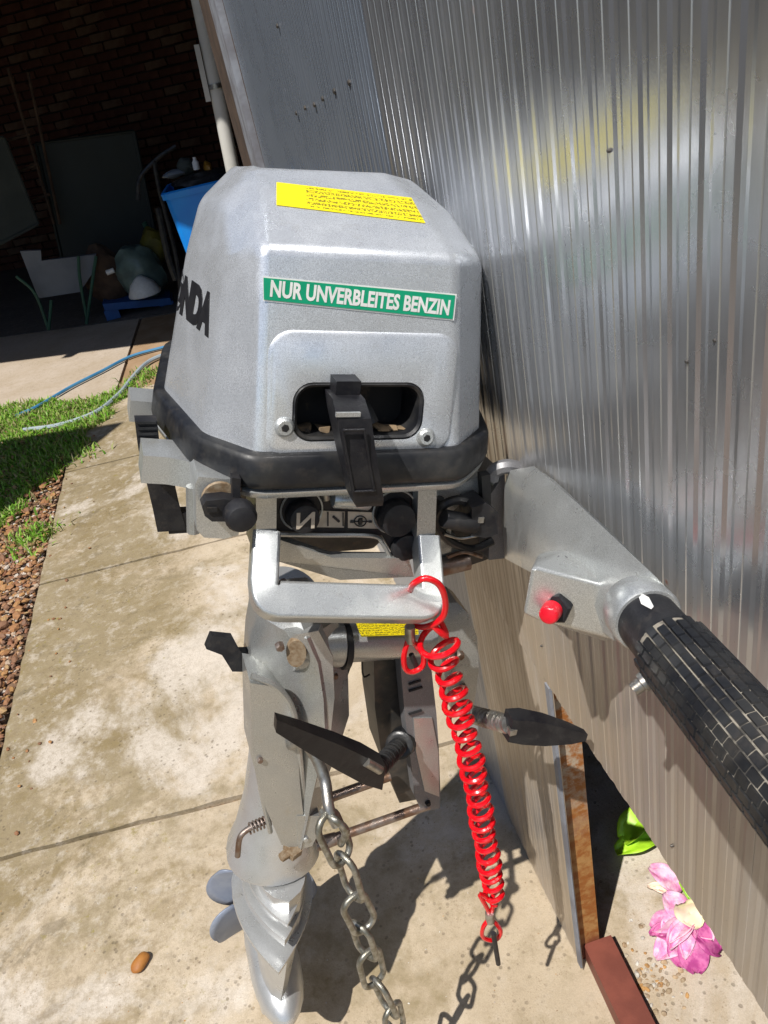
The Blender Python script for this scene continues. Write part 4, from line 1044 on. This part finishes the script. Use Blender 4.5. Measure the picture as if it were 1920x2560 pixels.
# ---- clamp brackets
b = bm_new(); rings = []
for pL_, pM_, pR_, py in ((672, 745, 785, 1562), (640, 768, 838, 1588), (628, 796, 862, 1650), (622, 810, 866, 1740), (622, 814, 868, 1830), (624, 800, 846, 1900), (640, 782, 816, 1980), (662, 768, 802, 2050), (700, 752, 788, 2118)):
    top_ = .020 if py < 1570 else 0
    zc_ = L(pM_, py, -.10).z
    def LX(px, y):
        q_ = L(px, py, y); return V3((q_.x, y, zc_))
    e1 = LX(pL_, -.055 + top_); e4 = LX(pR_, -.080 + top_)
    rings.append([V3((e1.x, -.015, zc_)), e1, LX(pL_ * .55 + pM_ * .45, -.083 + top_), LX(pL_ * .2 + pM_ * .8, -.098 + top_), LX(pM_, -.106 + top_), e4, V3((e4.x, -.015, zc_))])
add_loft(b, rings); lb = obj('clamp_bracket', b, M['cast'], mo, bevel=.004, seg=3, limit=18)
obj('bracket_plate', prism(((626, 1708), (680, 1716), (722, 1752), (742, 1840), (750, 1960), (764, 2090), (738, 2122), (704, 2112), (660, 2010), (630, 1900)), -.103, .05), M['cast'], lb, bevel=.005, seg=3)
b = bm_new(); rr_ = []
for px, py, w in ((760, 1575, .020), (800, 1640, .018), (812, 1740, .014), (806, 1860, .010), (790, 1960, .008)):
    c = L(px, py, -.098); rr_.append([c + V3((-w, .006, 0)), c + V3((-w * .4, -.006, 0)), c + V3((w * .7, -.004, 0)), c + V3((w, .008, 0))])
add_loft(b, rr_); obj('bracket_rib', b, M['silver'], lb, bevel=.003, seg=3)
b = bm_new(); add_tube(b, smooth_path([L(628, 1690, -.098), L(690, 1715, -.102), L(730, 1770, -.103), L(745, 1850, -.102), L(760, 2000, -.097)], 6), .0035, 8); obj('bracket_edge', b, M['cast'], lb)
b = bm_new(); add_tube(b, smooth_path([L(640, 1770, -.096), L(690, 1880, -.098), L(705, 1990, -.096), L(720, 2090, -.091)], 6), .003, 8); obj('bracket_edge', b, M['silver'], lb)
b = bm_new(); add_tube(b, smooth_path([L(634, 1840, -.094), L(650, 1960, -.094), L(676, 2080, -.090)], 6), .003, 8); obj('bracket_edge', b, M['cast'], lb)
b = bm_new(); c = L(744, 1630, -.099); add_lathe(b, c + V3((0, .004, 0)), c + V3((-.002, -.003, 0)), [(0, .011), (1, .010)], 20)
for v in b.verts: v.co.z = c.z + (v.co.z - c.z) * 1.7
obj('pivot_bolt', b, M['grease'], lb)
obj('bracket_toe', prism(((742, 2040), (800, 2040), (796, 2085), (780, 2115), (746, 2125)), -.104, .03), M['cast'], mo, bevel=.002, seg=2)
b = bm_new(); c = L(764, 2098, -.105); add_lathe(b, c + V3((0, .002, 0)), c + V3((0, -.002, 0)), [(0, .004), (1, .003)], 10); obj('toe_rivet', b, M['silver'], mo)
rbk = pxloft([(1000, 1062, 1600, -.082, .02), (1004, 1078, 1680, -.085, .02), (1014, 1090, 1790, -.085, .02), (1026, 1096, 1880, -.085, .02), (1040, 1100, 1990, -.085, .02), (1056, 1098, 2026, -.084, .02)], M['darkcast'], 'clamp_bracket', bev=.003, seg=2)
b = bm_new(); P = [L(1034, 1796, -.087), L(1080, 1795, -.087), L(1096, 1880, -.087), L(1098, 1992, -.087), L(1062, 1978, -.087), L(1040, 1880, -.087)]
add_loft(b, [P, [p + V3((0, .006, 0)) for p in P]]); obj('bracket_pad', b, M['cast'], rbk, bevel=.001, seg=2)
for py, w in ((1705, 30), (1722, 34), (1780, 32)):
    b = bm_new(); add_tube(b, [L(1022, py + 6, -.0865), L(1022 + w, py - 4, -.0865)], .0016, 5); obj('bracket_slot', b, M['hole'], rbk)
b = bm_new(); c = L(1070, 2008, -.0865); add_lathe(b, c + V3((0, .002, 0)), c + V3((0, -.003, 0)), [(0, .004), (1, .003)], 8); obj('toe_rivet', b, M['hole'], rbk)
pxloft([(1100, 1142, 1508, -.040, .035), (1092, 1172, 1540, -.050, .05), (1098, 1192, 1600, -.060, .06), (1112, 1196, 1680, -.064, .055), (1130, 1184, 1770, -.066, .04)], M['cast'], 'clamp_cheek', bev=.009, seg=4)
# rods
for a_, e_, y in (((820, 1996), (975, 1940), -.065), ((800, 2108), (1072, 2012), -.080)):
    b = bm_new(); add_cyl(b, L(*a_, y), L(*e_, y), .0062, n=14); obj('thrust_rod', b, M['oldsteel'], mo)
b = bm_new(); a, e = L(790, 2112, -.086), L(840, 2096, -.086); add_lathe(b, a, e, [(0, .008), (.3, .009), (1, .008)], 16); obj('rod_collar', b, M['oldsteel'], mo)
b = bm_new(); c = L(725, 2130, -.102); add_lathe(b, c + V3((.010, .006, .0)), c + V3((-.012, -.004, -.002)), [(0, .0115), (.55, .0115), (.6, .0062), (1, .0055)], 6); obj('bracket_nut', b, M['grease'], mo)
# spring pin with bent end
b = bm_new(); pA, pB = L(684, 2045, -.070), L(622, 2072, -.075)
pts = [pA, pB] ; add_tube(b, smooth_path([pA, pA.lerp(pB, .6), pB, L(600, 2094, -.078), L(594, 2140, -.078)], 6), .0036, 10); spn = obj('spring_pin', b, M['oldsteel'], mo)
b = bm_new(); hx = []; ax = (pB - pA); t = ax.normalized(); u = t.orthogonal().normalized(); v = t.cross(u)
for i in range(91): k = i / 90; hx.append(pA + ax * (k * .95 + .03) + (u * math.cos(k * 44) + v * math.sin(k * 44)) * .0062)
add_tube(b, hx, .0013, 6); obj('spring', b, M['oldsteel'], spn)
# black tilt lever on the left
sweep_rect([L(640, 1648, -.040), L(588, 1648, -.040), L(566, 1610, -.040), L(520, 1600, -.040)], [.02, .02, .02, .016], [.022, .022, .018, .012], V3((0, -1, .2)), M['plastic'], 'tilt_lever', mo, .002, 2)

# ---- clamp screws with folding T handles
def paddle(rows, name, th, par=mo):
    b = bm_new(); rings = []
    for (cpt, up_half, th_) in rows:
        rings.append([cpt + V3((0, -th_, up_half)), cpt + V3((0, th_, up_half)), cpt + V3((0, th_, -up_half)), cpt + V3((0, -th_, -up_half))])
    add_loft(b, rings); return obj(name, b, M['handle'], par, bevel=.0055, seg=4)
tipR = toL(on_x(1462, 1838, .226)); rootR = L(1275, 1812, -.190)
sR0 = L(1165, 1782, -.085); 
b = bm_new(); n = 60; prof = [(i / n, .0100 + .0009 * math.sin(i * 2.4)) for i in range(n + 1)]
add_lathe(b, sR0, rootR, prof, 16); csr = obj('clamp_screw', b, M['steel'], mo)
mR = rootR.lerp(tipR, .45)
paddle([(rootR + V3((-.004, 0, 0)), .0150, .009), (rootR.lerp(tipR, .14), .0165, .010), (mR, .0150, .009), (rootR.lerp(tipR, .8), .0090, .007), (tipR, .0045, .004)], 'screw_handle', .008)
b = bm_new(); add_box(b, rootR + V3((.012, -.008, .001)), (.036, .008, .007), Matrix.Rotation(R(-5), 3, 'Y')); obj('hinge_pin', b, M['steel'], csr, bevel=.002, seg=2)
rootL = L(940, 1925, -.165); tipL = L(688, 1806, -.200)
b = bm_new(); sL0 = L(1010, 1850, -.07)
add_lathe(b, sL0, rootL, prof, 16); csl = obj('clamp_screw', b, M['rubber'], mo)
paddle([(rootL + V3((.006, 0, -.004)), .0165, .010), (rootL.lerp(tipL, .16), .0185, .011), (rootL.lerp(tipL, .45), .0165, .009), (rootL.lerp(tipL, .8), .0110, .007), (tipL, .0075, .005)], 'screw_handle', .008)
b = bm_new(); add_cyl(b, L(915, 1905, -.182), L(950, 1925, -.180), .0048, n=14); obj('hinge_pin', b, M['steel'], csl)
b = bm_new(); add_lathe(b, sL0, sL0.lerp(rootL, .22), [(0, .018), (.9, .017), (1, .012)], 20); obj('screw_boss', b, M['rubber'], mo, bevel=.004, seg=2)

# ---- lower leg, plates, gearcase, propeller
def ell(cx, cy, z, ax, ay0, ay1, n=28, pw=1.0):
    out = []
    for i in range(n):
        a = 2 * math.pi * i / n; s, c = math.sin(a), math.cos(a); y = (ay0 if s < 0 else ay1) * abs(s) ** pw * (1 if s > 0 else -1)
        out.append(V3((cx + ax * c, cy + y, z)))
    return out
GX = -.020
b = bm_new(); add_loft(b, [ell(GX, .035, .86, .035, .035, .05), ell(GX, .035, .62, .036, .036, .05), ell(GX, .030, .52, .043, .045, .06), ell(GX, .025, .455, .056, .052, .07), ell(GX, .022, .428, .066, .058, .08), ell(GX, .022, .424, .066, .058, .08)]); leg = obj('drive_leg', b, M['gear'], mo, angle=50)
def nose_plate(z, nx, ny, hw, yb, th, name, m=M['gear'], n=16):
    pts = []
    for i in range(n + 1):
        t = i / n; w = hw * (1 - (1 - t) ** 1.9); pts.append((w, ny + (yb * .15 - ny) * t))
    L_ = [V3((GX + (nx - GX) * (1 - i / n) ** 1.5 - w, y, 0)) for i, (w, y) in enumerate(pts)]; R_ = [V3((GX + (nx - GX) * (1 - i / n) ** 1.5 + w, y, 0)) for i, (w, y) in enumerate(pts)]
    back = [V3((GX + hw * math.cos(a), yb * .15 + (yb * .85) * math.sin(a), 0)) for a in [math.pi * k / 10 for k in range(1, 10)]]
    ring = L_[::-1][:-1] + R_ + back; ring = L_ [::-1] + R_[1:] + back
    b = bm_new(); add_loft(b, [[p + V3((0, 0, z - th)) for p in ring], [p + V3((0, 0, z)) for p in ring]])
    return obj(name, b, m, mo, bevel=min(.0018, th * .35), seg=2)
def Lz(px, py, z):
    r = MRi @ ray(px, py); return CL + r * ((z - CL.z) / r.z)
q1 = Lz(697, 2432, .355); q2 = Lz(712, 2352, .385); q3_ = Lz(719, 2312, .402)
nose_plate(.355, q1.x, q1.y, .058, .10, .005, 'anti_ventilation_plate')
nose_plate(.385, q2.x, q2.y, .046, .07, .012, 'spray_plate')
nose_plate(.402, q3_.x, q3_.y, .040, .06, .006, 'spray_plate')
def foil(z, yf, yb_, hw, cx=GX + .004, n=12):
    out = []
    for i in range(n + 1):
        t = i / n; out.append(V3((cx - hw * math.sin(math.pi * t ** .75) ** .8 if 0 < t < 1 else cx, yf + (yb_ - yf) * t, z)))
    for i in range(n - 1, 0, -1):
        t = i / n; out.append(V3((cx + hw * math.sin(math.pi * t ** .75) ** .8, yf + (yb_ - yf) * t, z)))
    return out
b = bm_new(); add_loft(b, [foil(.05, .020, .07, .003), foil(.10, -.005, .09, .006), foil(.15, -.040, .10, .014), foil(.20, -.060, .10, .021), foil(.27, -.070, .10, .025), foil(.345, -.075, .09, .030), foil(.42, -.060, .08, .034)]); obj('strut', b, M['gear'], mo, angle=50)
b = bm_new(); add_loft(b, [foil(0.002, .035, .075, .0025), foil(.06, .0, .09, .004), foil(.135, -.045, .10, .006)]); obj('skeg', b, M['gear'], mo, angle=50)
bc = V3((GX + .012, 0, .166)); b = bm_new(); add_lathe(b, bc + V3((0, -.082, 0)), bc + V3((0, .125, 0)), [(0, .004), (.03, .013), (.08, .022), (.16, .031), (.28, .037), (.42, .0395), (.7, .039), (.9, .034), (1, .030)], 36); obj('gearcase', b, M['gear'], mo, angle=60)
pr = empty('x', (0, 0, 0)); bpy.data.objects.remove(pr)
pc = bc + V3((-.004, .150, -.020))
b = bm_new(); add_lathe(b, pc + V3((0, -.024, 0)), pc + V3((0, .05, 0)), [(0, .028), (.4, .027), (.9, .018), (1, .008)], 24); prop = obj('propeller', b, M['prop'], mo)
for ang in (122, 238, 355):
    a = R(ang); rad = V3((math.cos(a), 0, math.sin(a))); tan = V3((-math.sin(a), 0, math.cos(a))); b = bm_new(); g_ = []
    for i in range(11):
        s = i / 10; r_ = .022 + .088 * s; hw = .056 * (math.sin(math.pi * (.16 + .80 * s)) ** .6); row = []
        for k in range(9):
            t = k / 8 * 2 - 1; pitch = R(76 - 22 * s)
            row.append(b.verts.new(pc + rad * (r_ - .008 * t * t) + tan * (hw * t * math.sin(pitch) * 1.15) + V3((0, hw * t * math.cos(pitch) * .8, 0))))
        g_.append(row)
    for i in range(10):
        for k in range(8): b.faces.new((g_[i][k], g_[i][k + 1], g_[i + 1][k + 1], g_[i + 1][k]))
    o = obj('blade', b, M['prop'], prop); s_m = o.modifiers.new('s', 'SOLIDIFY'); s_m.thickness = .003

# ---- right side: fuel connector, brackets
obj('pan_cheek', prism(((1092, 1220), (1120, 1222), (1165, 1205), (1205, 1185), (1208, 1268), (1150, 1262), (1108, 1300), (1092, 1330)), -.085, .03), M['silver'], mo, bevel=.003, seg=2)
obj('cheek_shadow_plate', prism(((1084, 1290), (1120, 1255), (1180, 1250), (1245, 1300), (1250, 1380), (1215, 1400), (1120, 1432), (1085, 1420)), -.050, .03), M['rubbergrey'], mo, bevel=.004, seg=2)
b = bm_new(); a, e = L(1108, 1296, -.112), L(1190, 1312, -.112); add_lathe(b, a, e, [(0, .0085), (.06, .0095), (.95, .0095), (1, .008)], 20); fc_ = obj('fuel_connector', b, M['plastic'], mo)
obj('connector_head', prism(((1180, 1270), (1215, 1258), (1244, 1280), (1244, 1335), (1215, 1345), (1178, 1340)), -.118, .030), M['plastic'], fc_, bevel=.004, seg=3)
b = bm_new(); add_tube(b, smooth_path([L(1092, 1290, -.09), L(1110, 1262, -.10), L(1150, 1250, -.10), L(1190, 1270, -.10)], 5), .005, 8); obj('connector_hood', b, M['plastic'], fc_)
b = bm_new(); c = L(1202, 1300, -.1185); add_box(b, c, (.006, .002, .006)); obj('connector_tab', b, M['steel'], fc_)
obj('hose_strap', prism(((1204, 1190), (1226, 1186), (1228, 1262), (1208, 1262)), -.100, .01), M['rubber'], mo, bevel=.001, seg=1)
obj('tiller_fork', prism(((1100, 1350), (1128, 1310), (1128, 1380), (1098, 1388)), -.075, .02), M['cast'], mo, bevel=.002, seg=2)
b = bm_new(); a, e = L(1098, 1420, -.078), L(1170, 1402, -.078); add_lathe(b, a, e, [(0, .008), (.1, .010), (1, .010)], 16); obj('friction_bolt', b, M['oldsteel'], mo)
b = bm_new(); add_tube(b, smooth_path([L(1228, 1200, -.085), L(1235, 1178, -.085), L(1265, 1166, -.09), L(1300, 1172, -.09)], 5), .0075, 8); obj('tiller_hinge_strap', b, M['darkcast'], mo)
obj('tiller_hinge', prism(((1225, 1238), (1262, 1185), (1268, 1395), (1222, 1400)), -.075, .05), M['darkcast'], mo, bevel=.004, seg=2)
obj('hinge_plate', prism(((1230, 1182), (1256, 1184), (1232, 1225)), -.070, .004), M['silver'], mo, bevel=.001, seg=1)

for nm_, m_, r_, pts_ in (('fuel_hose', 'rubber', .0045, ((1100, 1245, -.09), (1090, 1300, -.085), (1120, 1350, -.085), (1180, 1372, -.08), (1232, 1352, -.08))),
        ('control_cable', 'rubber', .0028, ((560, 1215, -.10), (575, 1240, -.115), (590, 1262, -.125), (640, 1272, -.09))),
        ('return_spring', 'oldsteel', .0022, ((1118, 1392, -.085), (1160, 1380, -.085), (1205, 1392, -.08))),
        ('throttle_rod', 'steel', .0018, ((1110, 1335, -.095), (1150, 1345, -.095), (1196, 1338, -.10))),
        ('swivel_link', 'oldsteel', .004, ((705, 1452, -.09), (722, 1478, -.09), (735, 1500, -.085)))):
    b = bm_new(); add_tube(b, smooth_path([L(*p) for p in pts_], 5), r_, 8); obj(nm_, b, M[m_], mo)
obj('lower_bracket', prism(((1096, 1388), (1120, 1350), (1150, 1352), (1165, 1400), (1130, 1438), (1096, 1432)), -.070, .02), M['cast'], mo, bevel=.002, seg=2)
for px_, py_, y_, r_ in ((700, 1618, -.101, .005), (838, 1690, -.092, .0035), (650, 1900, -.104, .0035), (1150, 1640, -.068, .006), (1158, 1720, -.068, .005), (596, 1222, -.131, .003)):
    b = bm_new(); c = L(px_, py_, y_); add_lathe(b, c + V3((0, .004, 0)), c + V3((0, -.003, 0)), [(0, r_), (.7, r_), (1, r_ * .8)], 6); obj('bolt', b, M['oldsteel'], mo)
b = bm_new(); P = [L(845, 1585, -.080), L(872, 1592, -.080), (L(880, 1660, -.080)), L(866, 1700, -.080), L(862, 1650, -.080)]
add_loft(b, [P, [p + V3((0, .03, 0)) for p in P]]); obj('gap_shade_strip', b, M['rubber'], mo, smooth=False)  # dark strip standing in for the shaded gap beside the bracket
# ---- tiller arm
til = empty('x', (0, 0, 0)); bpy.data.objects.remove(til)
def ring_px(pts, y, y2=None, xa=0, xb=1):
    return [L(px, py, y if y2 is None else y + (y2 - y) * min(1, max(0, (px - xa) / (xb - xa)))) for px, py in pts]
A1 = ring_px(((1272, 1176), (1335, 1165), (1385, 1200), (1385, 1400), (1262, 1396), (1256, 1300), (1262, 1210)), -.085, -.175, 1262, 1385)
B1 = ring_px(((1385, 1312), (1440, 1255), (1512, 1315), (1520, 1450), (1400, 1470), (1330, 1432), (1352, 1350)), -.225, -.295, 1340, 1512)
C1 = ring_px(((1545, 1460), (1625, 1428), (1694, 1497), (1688, 1575), (1610, 1612), (1535, 1602), (1515, 1530)), -.345, -.390, 1530, 1708)
b = bm_new(); add_loft(b, [A1, B1, C1]); arm = obj('tiller_arm', b, M['silver'], mo, bevel=.004, seg=3)
# stop switch housing
Fb = ring_px(((1345, 1385), (1470, 1350), (1500, 1440), (1430, 1470), (1330, 1440)), -.240)
Ff = ring_px(((1330, 1414), (1518, 1433), (1560, 1490), (1512, 1604), (1420, 1566), (1308, 1538)), -.315)
b = bm_new(); add_hull(b, Fb + Ff + ring_px(((1560, 1475), (1540, 1600)), -.335)); hs = obj('switch_housing', b, M['silver'], arm, bevel=.003, seg=3)
bmN = ((Ff[1] - Ff[0]).cross(Ff[5] - Ff[0])).normalized()
bc2 = L(1388, 1515, -.319); bmN = ((CL - bc2).normalized() + V3((-.22, 0, -.45))).normalized()
b = bm_new(); add_lathe(b, bc2 - bmN * .002, bc2 + bmN * .006, [(0, .0130), (.8, .0130), (1, .0113)], 6); nu = obj('switch_nut', b, M['plastic'], arm)
b = bm_new(); bt = bc2 + bmN * .007; dn = bmN; add_lathe(b, bt, bt + dn * .012, [(0, .0075), (.3, .0075), (.8, .0072), (.95, .0063), (1, .0048)], 24); obj('stop_button', b, M['red'], arm, angle=70)
b = bm_new(); c = onm = L(1405, 1395, -.215); 
b = bm_new(); 
for k in range(12):
    a_, a2_ = 2 * math.pi * k / 12, 2 * math.pi * (k + 1) / 12
    if k in (2, 3, 8, 9): continue
    add_tube(b, [L(1405 + 14 * math.cos(a_), 1397 + 9 * math.sin(a_), -.290), L(1405 + 14 * math.cos(a2_), 1397 + 9 * math.sin(a2_), -.290)], .0004, 4)
obj('stamped_mark', b, M['darkcast'], arm)
# collar, grip neck and grip
g0_ = L(1614, 1546, -.385); g1_ = L(1900, 1885, -.515)
gd = (g1_ - g0_).normalized(); g1_ = g0_ + gd * .32
b = bm_new(); add_lathe(b, g0_ - gd * .022, g0_ + gd * .004, [(0, .0205), (.3, .0232), (.9, .0238), (1, .0222)], 32); obj('collar', b, M['silver'], arm)
b = bm_new(); add_lathe(b, g0_, g0_ + gd * .045, [(0, .0203), (.6, .0203), (.75, .0213), (1, .0213)], 32); obj('grip_neck', b, M['plastic'], arm)
gs = g0_ + gd * .034; GLn = .22
b = bm_new(); add_lathe(b, gs, gs + gd * GLn, [(0, .0205), (.03, .0225), (.5, .0232), (.95, .0232), (1, .020)], 40)
gmat = simple('dusty_grip_groove', (.06, .055, .048), .8, 0, (.30, .27, .22), 70, .45, .6); gp = obj('grip', b, gmat, arm)
u = gd.orthogonal().normalized(); v = gd.cross(u); b = bm_new(); NA, NL = 24, 20
for i in range(NA):
    for j in range(NL):
        aa = 2 * math.pi * (i + .5) / NA; s0 = .004 + (GLn - .008) * (j + (.5 if i % 2 else 0)) / (NL + .5); s1 = s0 + (GLn - .008) / (NL + .5) * .925; da = 2 * math.pi / NA * .44
        vs = []
        for s, ins in ((s0, 1), (s1, 1)):
            for a2_, r_ in ((aa - da, .0228), (aa + da, .0228), (aa + da * .82, .0243), (aa - da * .82, .0243)):
                ss = s + (.0006 if s == s0 else -.0006) * (r_ > .0235)
                vs.append(gs + gd * ss + (u * math.cos(a2_) + v * math.sin(a2_)) * r_)
        add_faces(b, vs, [(0, 1, 2, 3), (7, 6, 5, 4), (0, 4, 5, 1), (1, 5, 6, 2), (2, 6, 7, 3), (3, 7, 4, 0)])
obj('grip_tread', b, M['rubber'], gp, smooth=False)
# white arrow mark on the neck and bolt below
b = bm_new(); vdir = (CL - (g0_ + gd * .01)); vdir = (vdir - vdir.dot(gd) * gd).normalized(); sd_ = gd.cross(vdir)
tops = []
for s, a_ in ((.004, .42), (.010, .50), (.022, .42), (.024, .30), (.014, .18), (.006, .26)):
    dd = vdir * math.cos(a_ - .05) - sd_ * math.sin(a_ - .05) if False else vdir * math.cos(a_) + (-sd_ if (-sd_).z > 0 else sd_) * math.sin(a_)
    tops.append(g0_ + gd * s * .9 + dd * .0209)
add_loft(b, [tops, [p + vdir * .0003 for p in tops]]); obj('white_mark', b, M['white'], arm, smooth=False)
b = bm_new(); lowd = (-sd_ if sd_.z > 0 else sd_); c = g0_ + gd * .046 + lowd * .020; add_lathe(b, c, c + lowd * .013, [(0, .006), (.5, .006), (.55, .0045), (1, .0042)], 12); obj('grip_bolt', b, M['steel'], arm)

# ================================================================== CHAIN
ch = empty('chain', (-.05, .53, .2), 'galvanised steel chain hanging from the left clamp bracket', 'chain')
def link_mesh(Lo, Wd, r):
    b = bm_new(); pts = []; rad = Wd / 2; st_ = Lo / 2 - rad
    for k in range(9): a = -math.pi / 2 + math.pi * k / 8; pts.append(V3((rad * math.sin(a) , 0, st_ + rad * math.cos(a))))
    for k in range(9): a = math.pi / 2 + math.pi * k / 8; pts.append(V3((rad * math.sin(a), 0, -st_ + rad * math.cos(a))))
    add_tube(b, pts, r, 10, closed=True)
    for f in b.faces: f.smooth = True
    me = bpy.data.meshes.new('link'); bmesh.ops.recalc_face_normals(b, faces=b.faces); b.to_mesh(me); b.free(); me.materials.append(M['chain']); return me
lm = link_mesh(.074, .029, .0039)
start = MO + MR @ L(838, 2105, -.185)
pz = start.z; x0_, y0_ = start.x, start.y
k = 0; z = pz; 
while z > -.01 and k < 14:
    o = bpy.data.objects.new('link', lm); o.parent = ch; COL.objects.link(o)
    sway = V3((.004 * math.sin(k * 1.3), .004 * math.cos(k * 1.7), 0))
    p = V3((x0_ - .0022 * k, y0_ + .002 * k, z)) + sway
    o.location = p - ch.location
    o.rotation_euler = (random.uniform(-.10, .10) , random.uniform(-.10, .10), R(28 + (90 if k % 2 else 0)) + random.uniform(-.25, .25)); k += 1; z -= .0660
# upper end: bent hook wire into the bracket
b = bm_new(); hk = [MO + MR @ L(728, 1862, -.105), MO + MR @ L(752, 1850, -.125), MO + MR @ L(785, 1885, -.135), MO + MR @ L(812, 1950, -.150), MO + MR @ L(822, 2020, -.172), MO + MR @ L(842, 2062, -.180)]
add_tube(b, smooth_path([p - ch.location for p in hk], 6), .0062, 12); obj('hook', b, M['steel'], ch)
b = bm_new(); add_tube(b, smooth_path([p - ch.location for p in (MO + MR @ L(805, 2030, -.165), MO + MR @ L(838, 2050, -.185), MO + MR @ L(866, 2078, -.185), MO + MR @ L(852, 2110, -.175))], 5), .004, 10); obj('hook_eye', b, M['chain'], ch)

# ================================================================== RED LANYARD
hw_ = MO + MR @ (hb1 + V3((-.006, 0, 0)))
la = empty('safety_lanyard', hw_, 'bright red coiled plastic lanyard hooked over the end of the carrying handle', 'lanyard'); o_ = V3(la.location)
xdir = MR @ V3((1, 0, 0)); ydir = MR @ V3((0, -1, 0)); zdir = MR @ V3((0, 0, 1))
def ringpts(c, ua, va, ra, rb, a0=0, a1=360, n=40): return [c + ua * ra * math.cos(R(a0 + (a1 - a0) * i / n)) + va * rb * math.sin(R(a0 + (a1 - a0) * i / n)) for i in range(n + 1)]
def Wp(px, py, y): return MO + MR @ L(px, py, y)
# loop over the handle
b = bm_new()
lp = [Wp(1024, 1480, -.150), Wp(1034, 1460, -.172), Wp(1064, 1446, -.180), Wp(1098, 1462, -.180), Wp(1113, 1500, -.178), Wp(1108, 1540, -.176), Wp(1080, 1562, -.168), Wp(1045, 1566, -.150), Wp(1020, 1540, -.125), Wp(1018, 1500, -.130)]
add_tube(b, [p - o_ for p in smooth_path(lp, 6)], .0032, 10); obj('handle_loop', b, M['redcord'], la)
# coil
colx, coly = .112, .585
ztop, zbot = toz = (Wp(1100, 1590, -.16).z, .400)
top_w = Wp(1098, 1585, -.165); pts = []
turns = 21.5; N = int(turns * 18)
for i in range(N + 1):
    s = i / N; a = s * turns * 2 * math.pi + 1.2
    zz = top_w.z + (zbot - top_w.z) * (s ** .93)
    cx_ = top_w.x + .006 * math.sin(s * 3); cy_ = top_w.y - .0 + .004 * math.sin(s * 5)
    rr = .0122 + .008 * max(0, 1 - s * 14) + .0014 * math.sin(i * .37) + .0012 * math.sin(i * .083 + 1)
    if s > .95: rr *= 1 - (s - .95) / .05 * .75
    pts.append(V3((cx_ + rr * math.cos(a), cy_ + rr * math.sin(a), zz + .006 * math.cos(a + .6))))
pre = smooth_path([lp[6], Wp(1115, 1590, -.17), pts[0]], 4)
b = bm_new(); add_tube(b, [p - o_ for p in pre[:-1] + pts], .0033, 8); obj('coil', b, M['redcord'], la)
# small clip loop
b = bm_new(); sl_ = [Wp(1020, 1600, -.150), Wp(1010, 1640, -.152), Wp(1014, 1672, -.152), Wp(1032, 1680, -.152), Wp(1056, 1665, -.152), Wp(1058, 1636, -.152), Wp(1040, 1614, -.150), Wp(1030, 1600, -.150)]
add_tube(b, [p - o_ for p in smooth_path(sl_, 5)], .0029, 8); obj('clip_loop', b, M['redcord'], la)
b = bm_new(); add_cyl(b, Wp(1024, 1566, -.150) - o_, Wp(1026, 1604, -.150) - o_, .0052, n=12); obj('crimp', b, M['steel'], la)
b = bm_new(); add_cyl(b, Wp(1028, 1636, -.148) - o_, Wp(1042, 1668, -.148) - o_, .0028, n=8); obj('clip_pin', b, M['plastic'], la)
# lower tail, ferrule, loop and toggle
e0 = pts[-1]
def onz(px, py, ref): # world point at same distance plane y=ref.y
    return on_y(px, py, ref.y)
tail = [e0, onz(1200, 2235, e0), onz(1216, 2268, e0), onz(1226, 2290, e0)]
b = bm_new(); add_tube(b, [p - o_ for p in smooth_path(tail, 5)], .0029, 8); obj('tail', b, M['redcord'], la)
b = bm_new(); add_tube(b, [p - o_ for p in (onz(1232, 2262, e0), onz(1229, 2284, e0))], .0029, 8); obj('tail_end', b, M['redcord'], la)
b = bm_new(); add_cyl(b, onz(1224, 2280, e0) - o_, onz(1225, 2303, e0) - o_, .0058, n=14); obj('ferrule', b, M['steel'], la)
lo_ = [onz(1220, 2300, e0), onz(1208, 2318, e0), onz(1206, 2340, e0), onz(1222, 2350, e0), onz(1242, 2348, e0), onz(1252, 2330, e0), onz(1243, 2312, e0), onz(1230, 2300, e0)]
b = bm_new(); add_tube(b, [p - o_ for p in smooth_path(lo_, 5)], .0029, 8); obj('end_loop', b, M['redcord'], la)
b = bm_new(); add_tube(b, [onz(1229, 2322, e0) + V3((0, -.006, 0)) - o_, onz(1243, 2402, e0) + V3((0, -.004, 0)) - o_], .0034, 8); obj('toggle', b, M['plastic'], la, bevel=0)
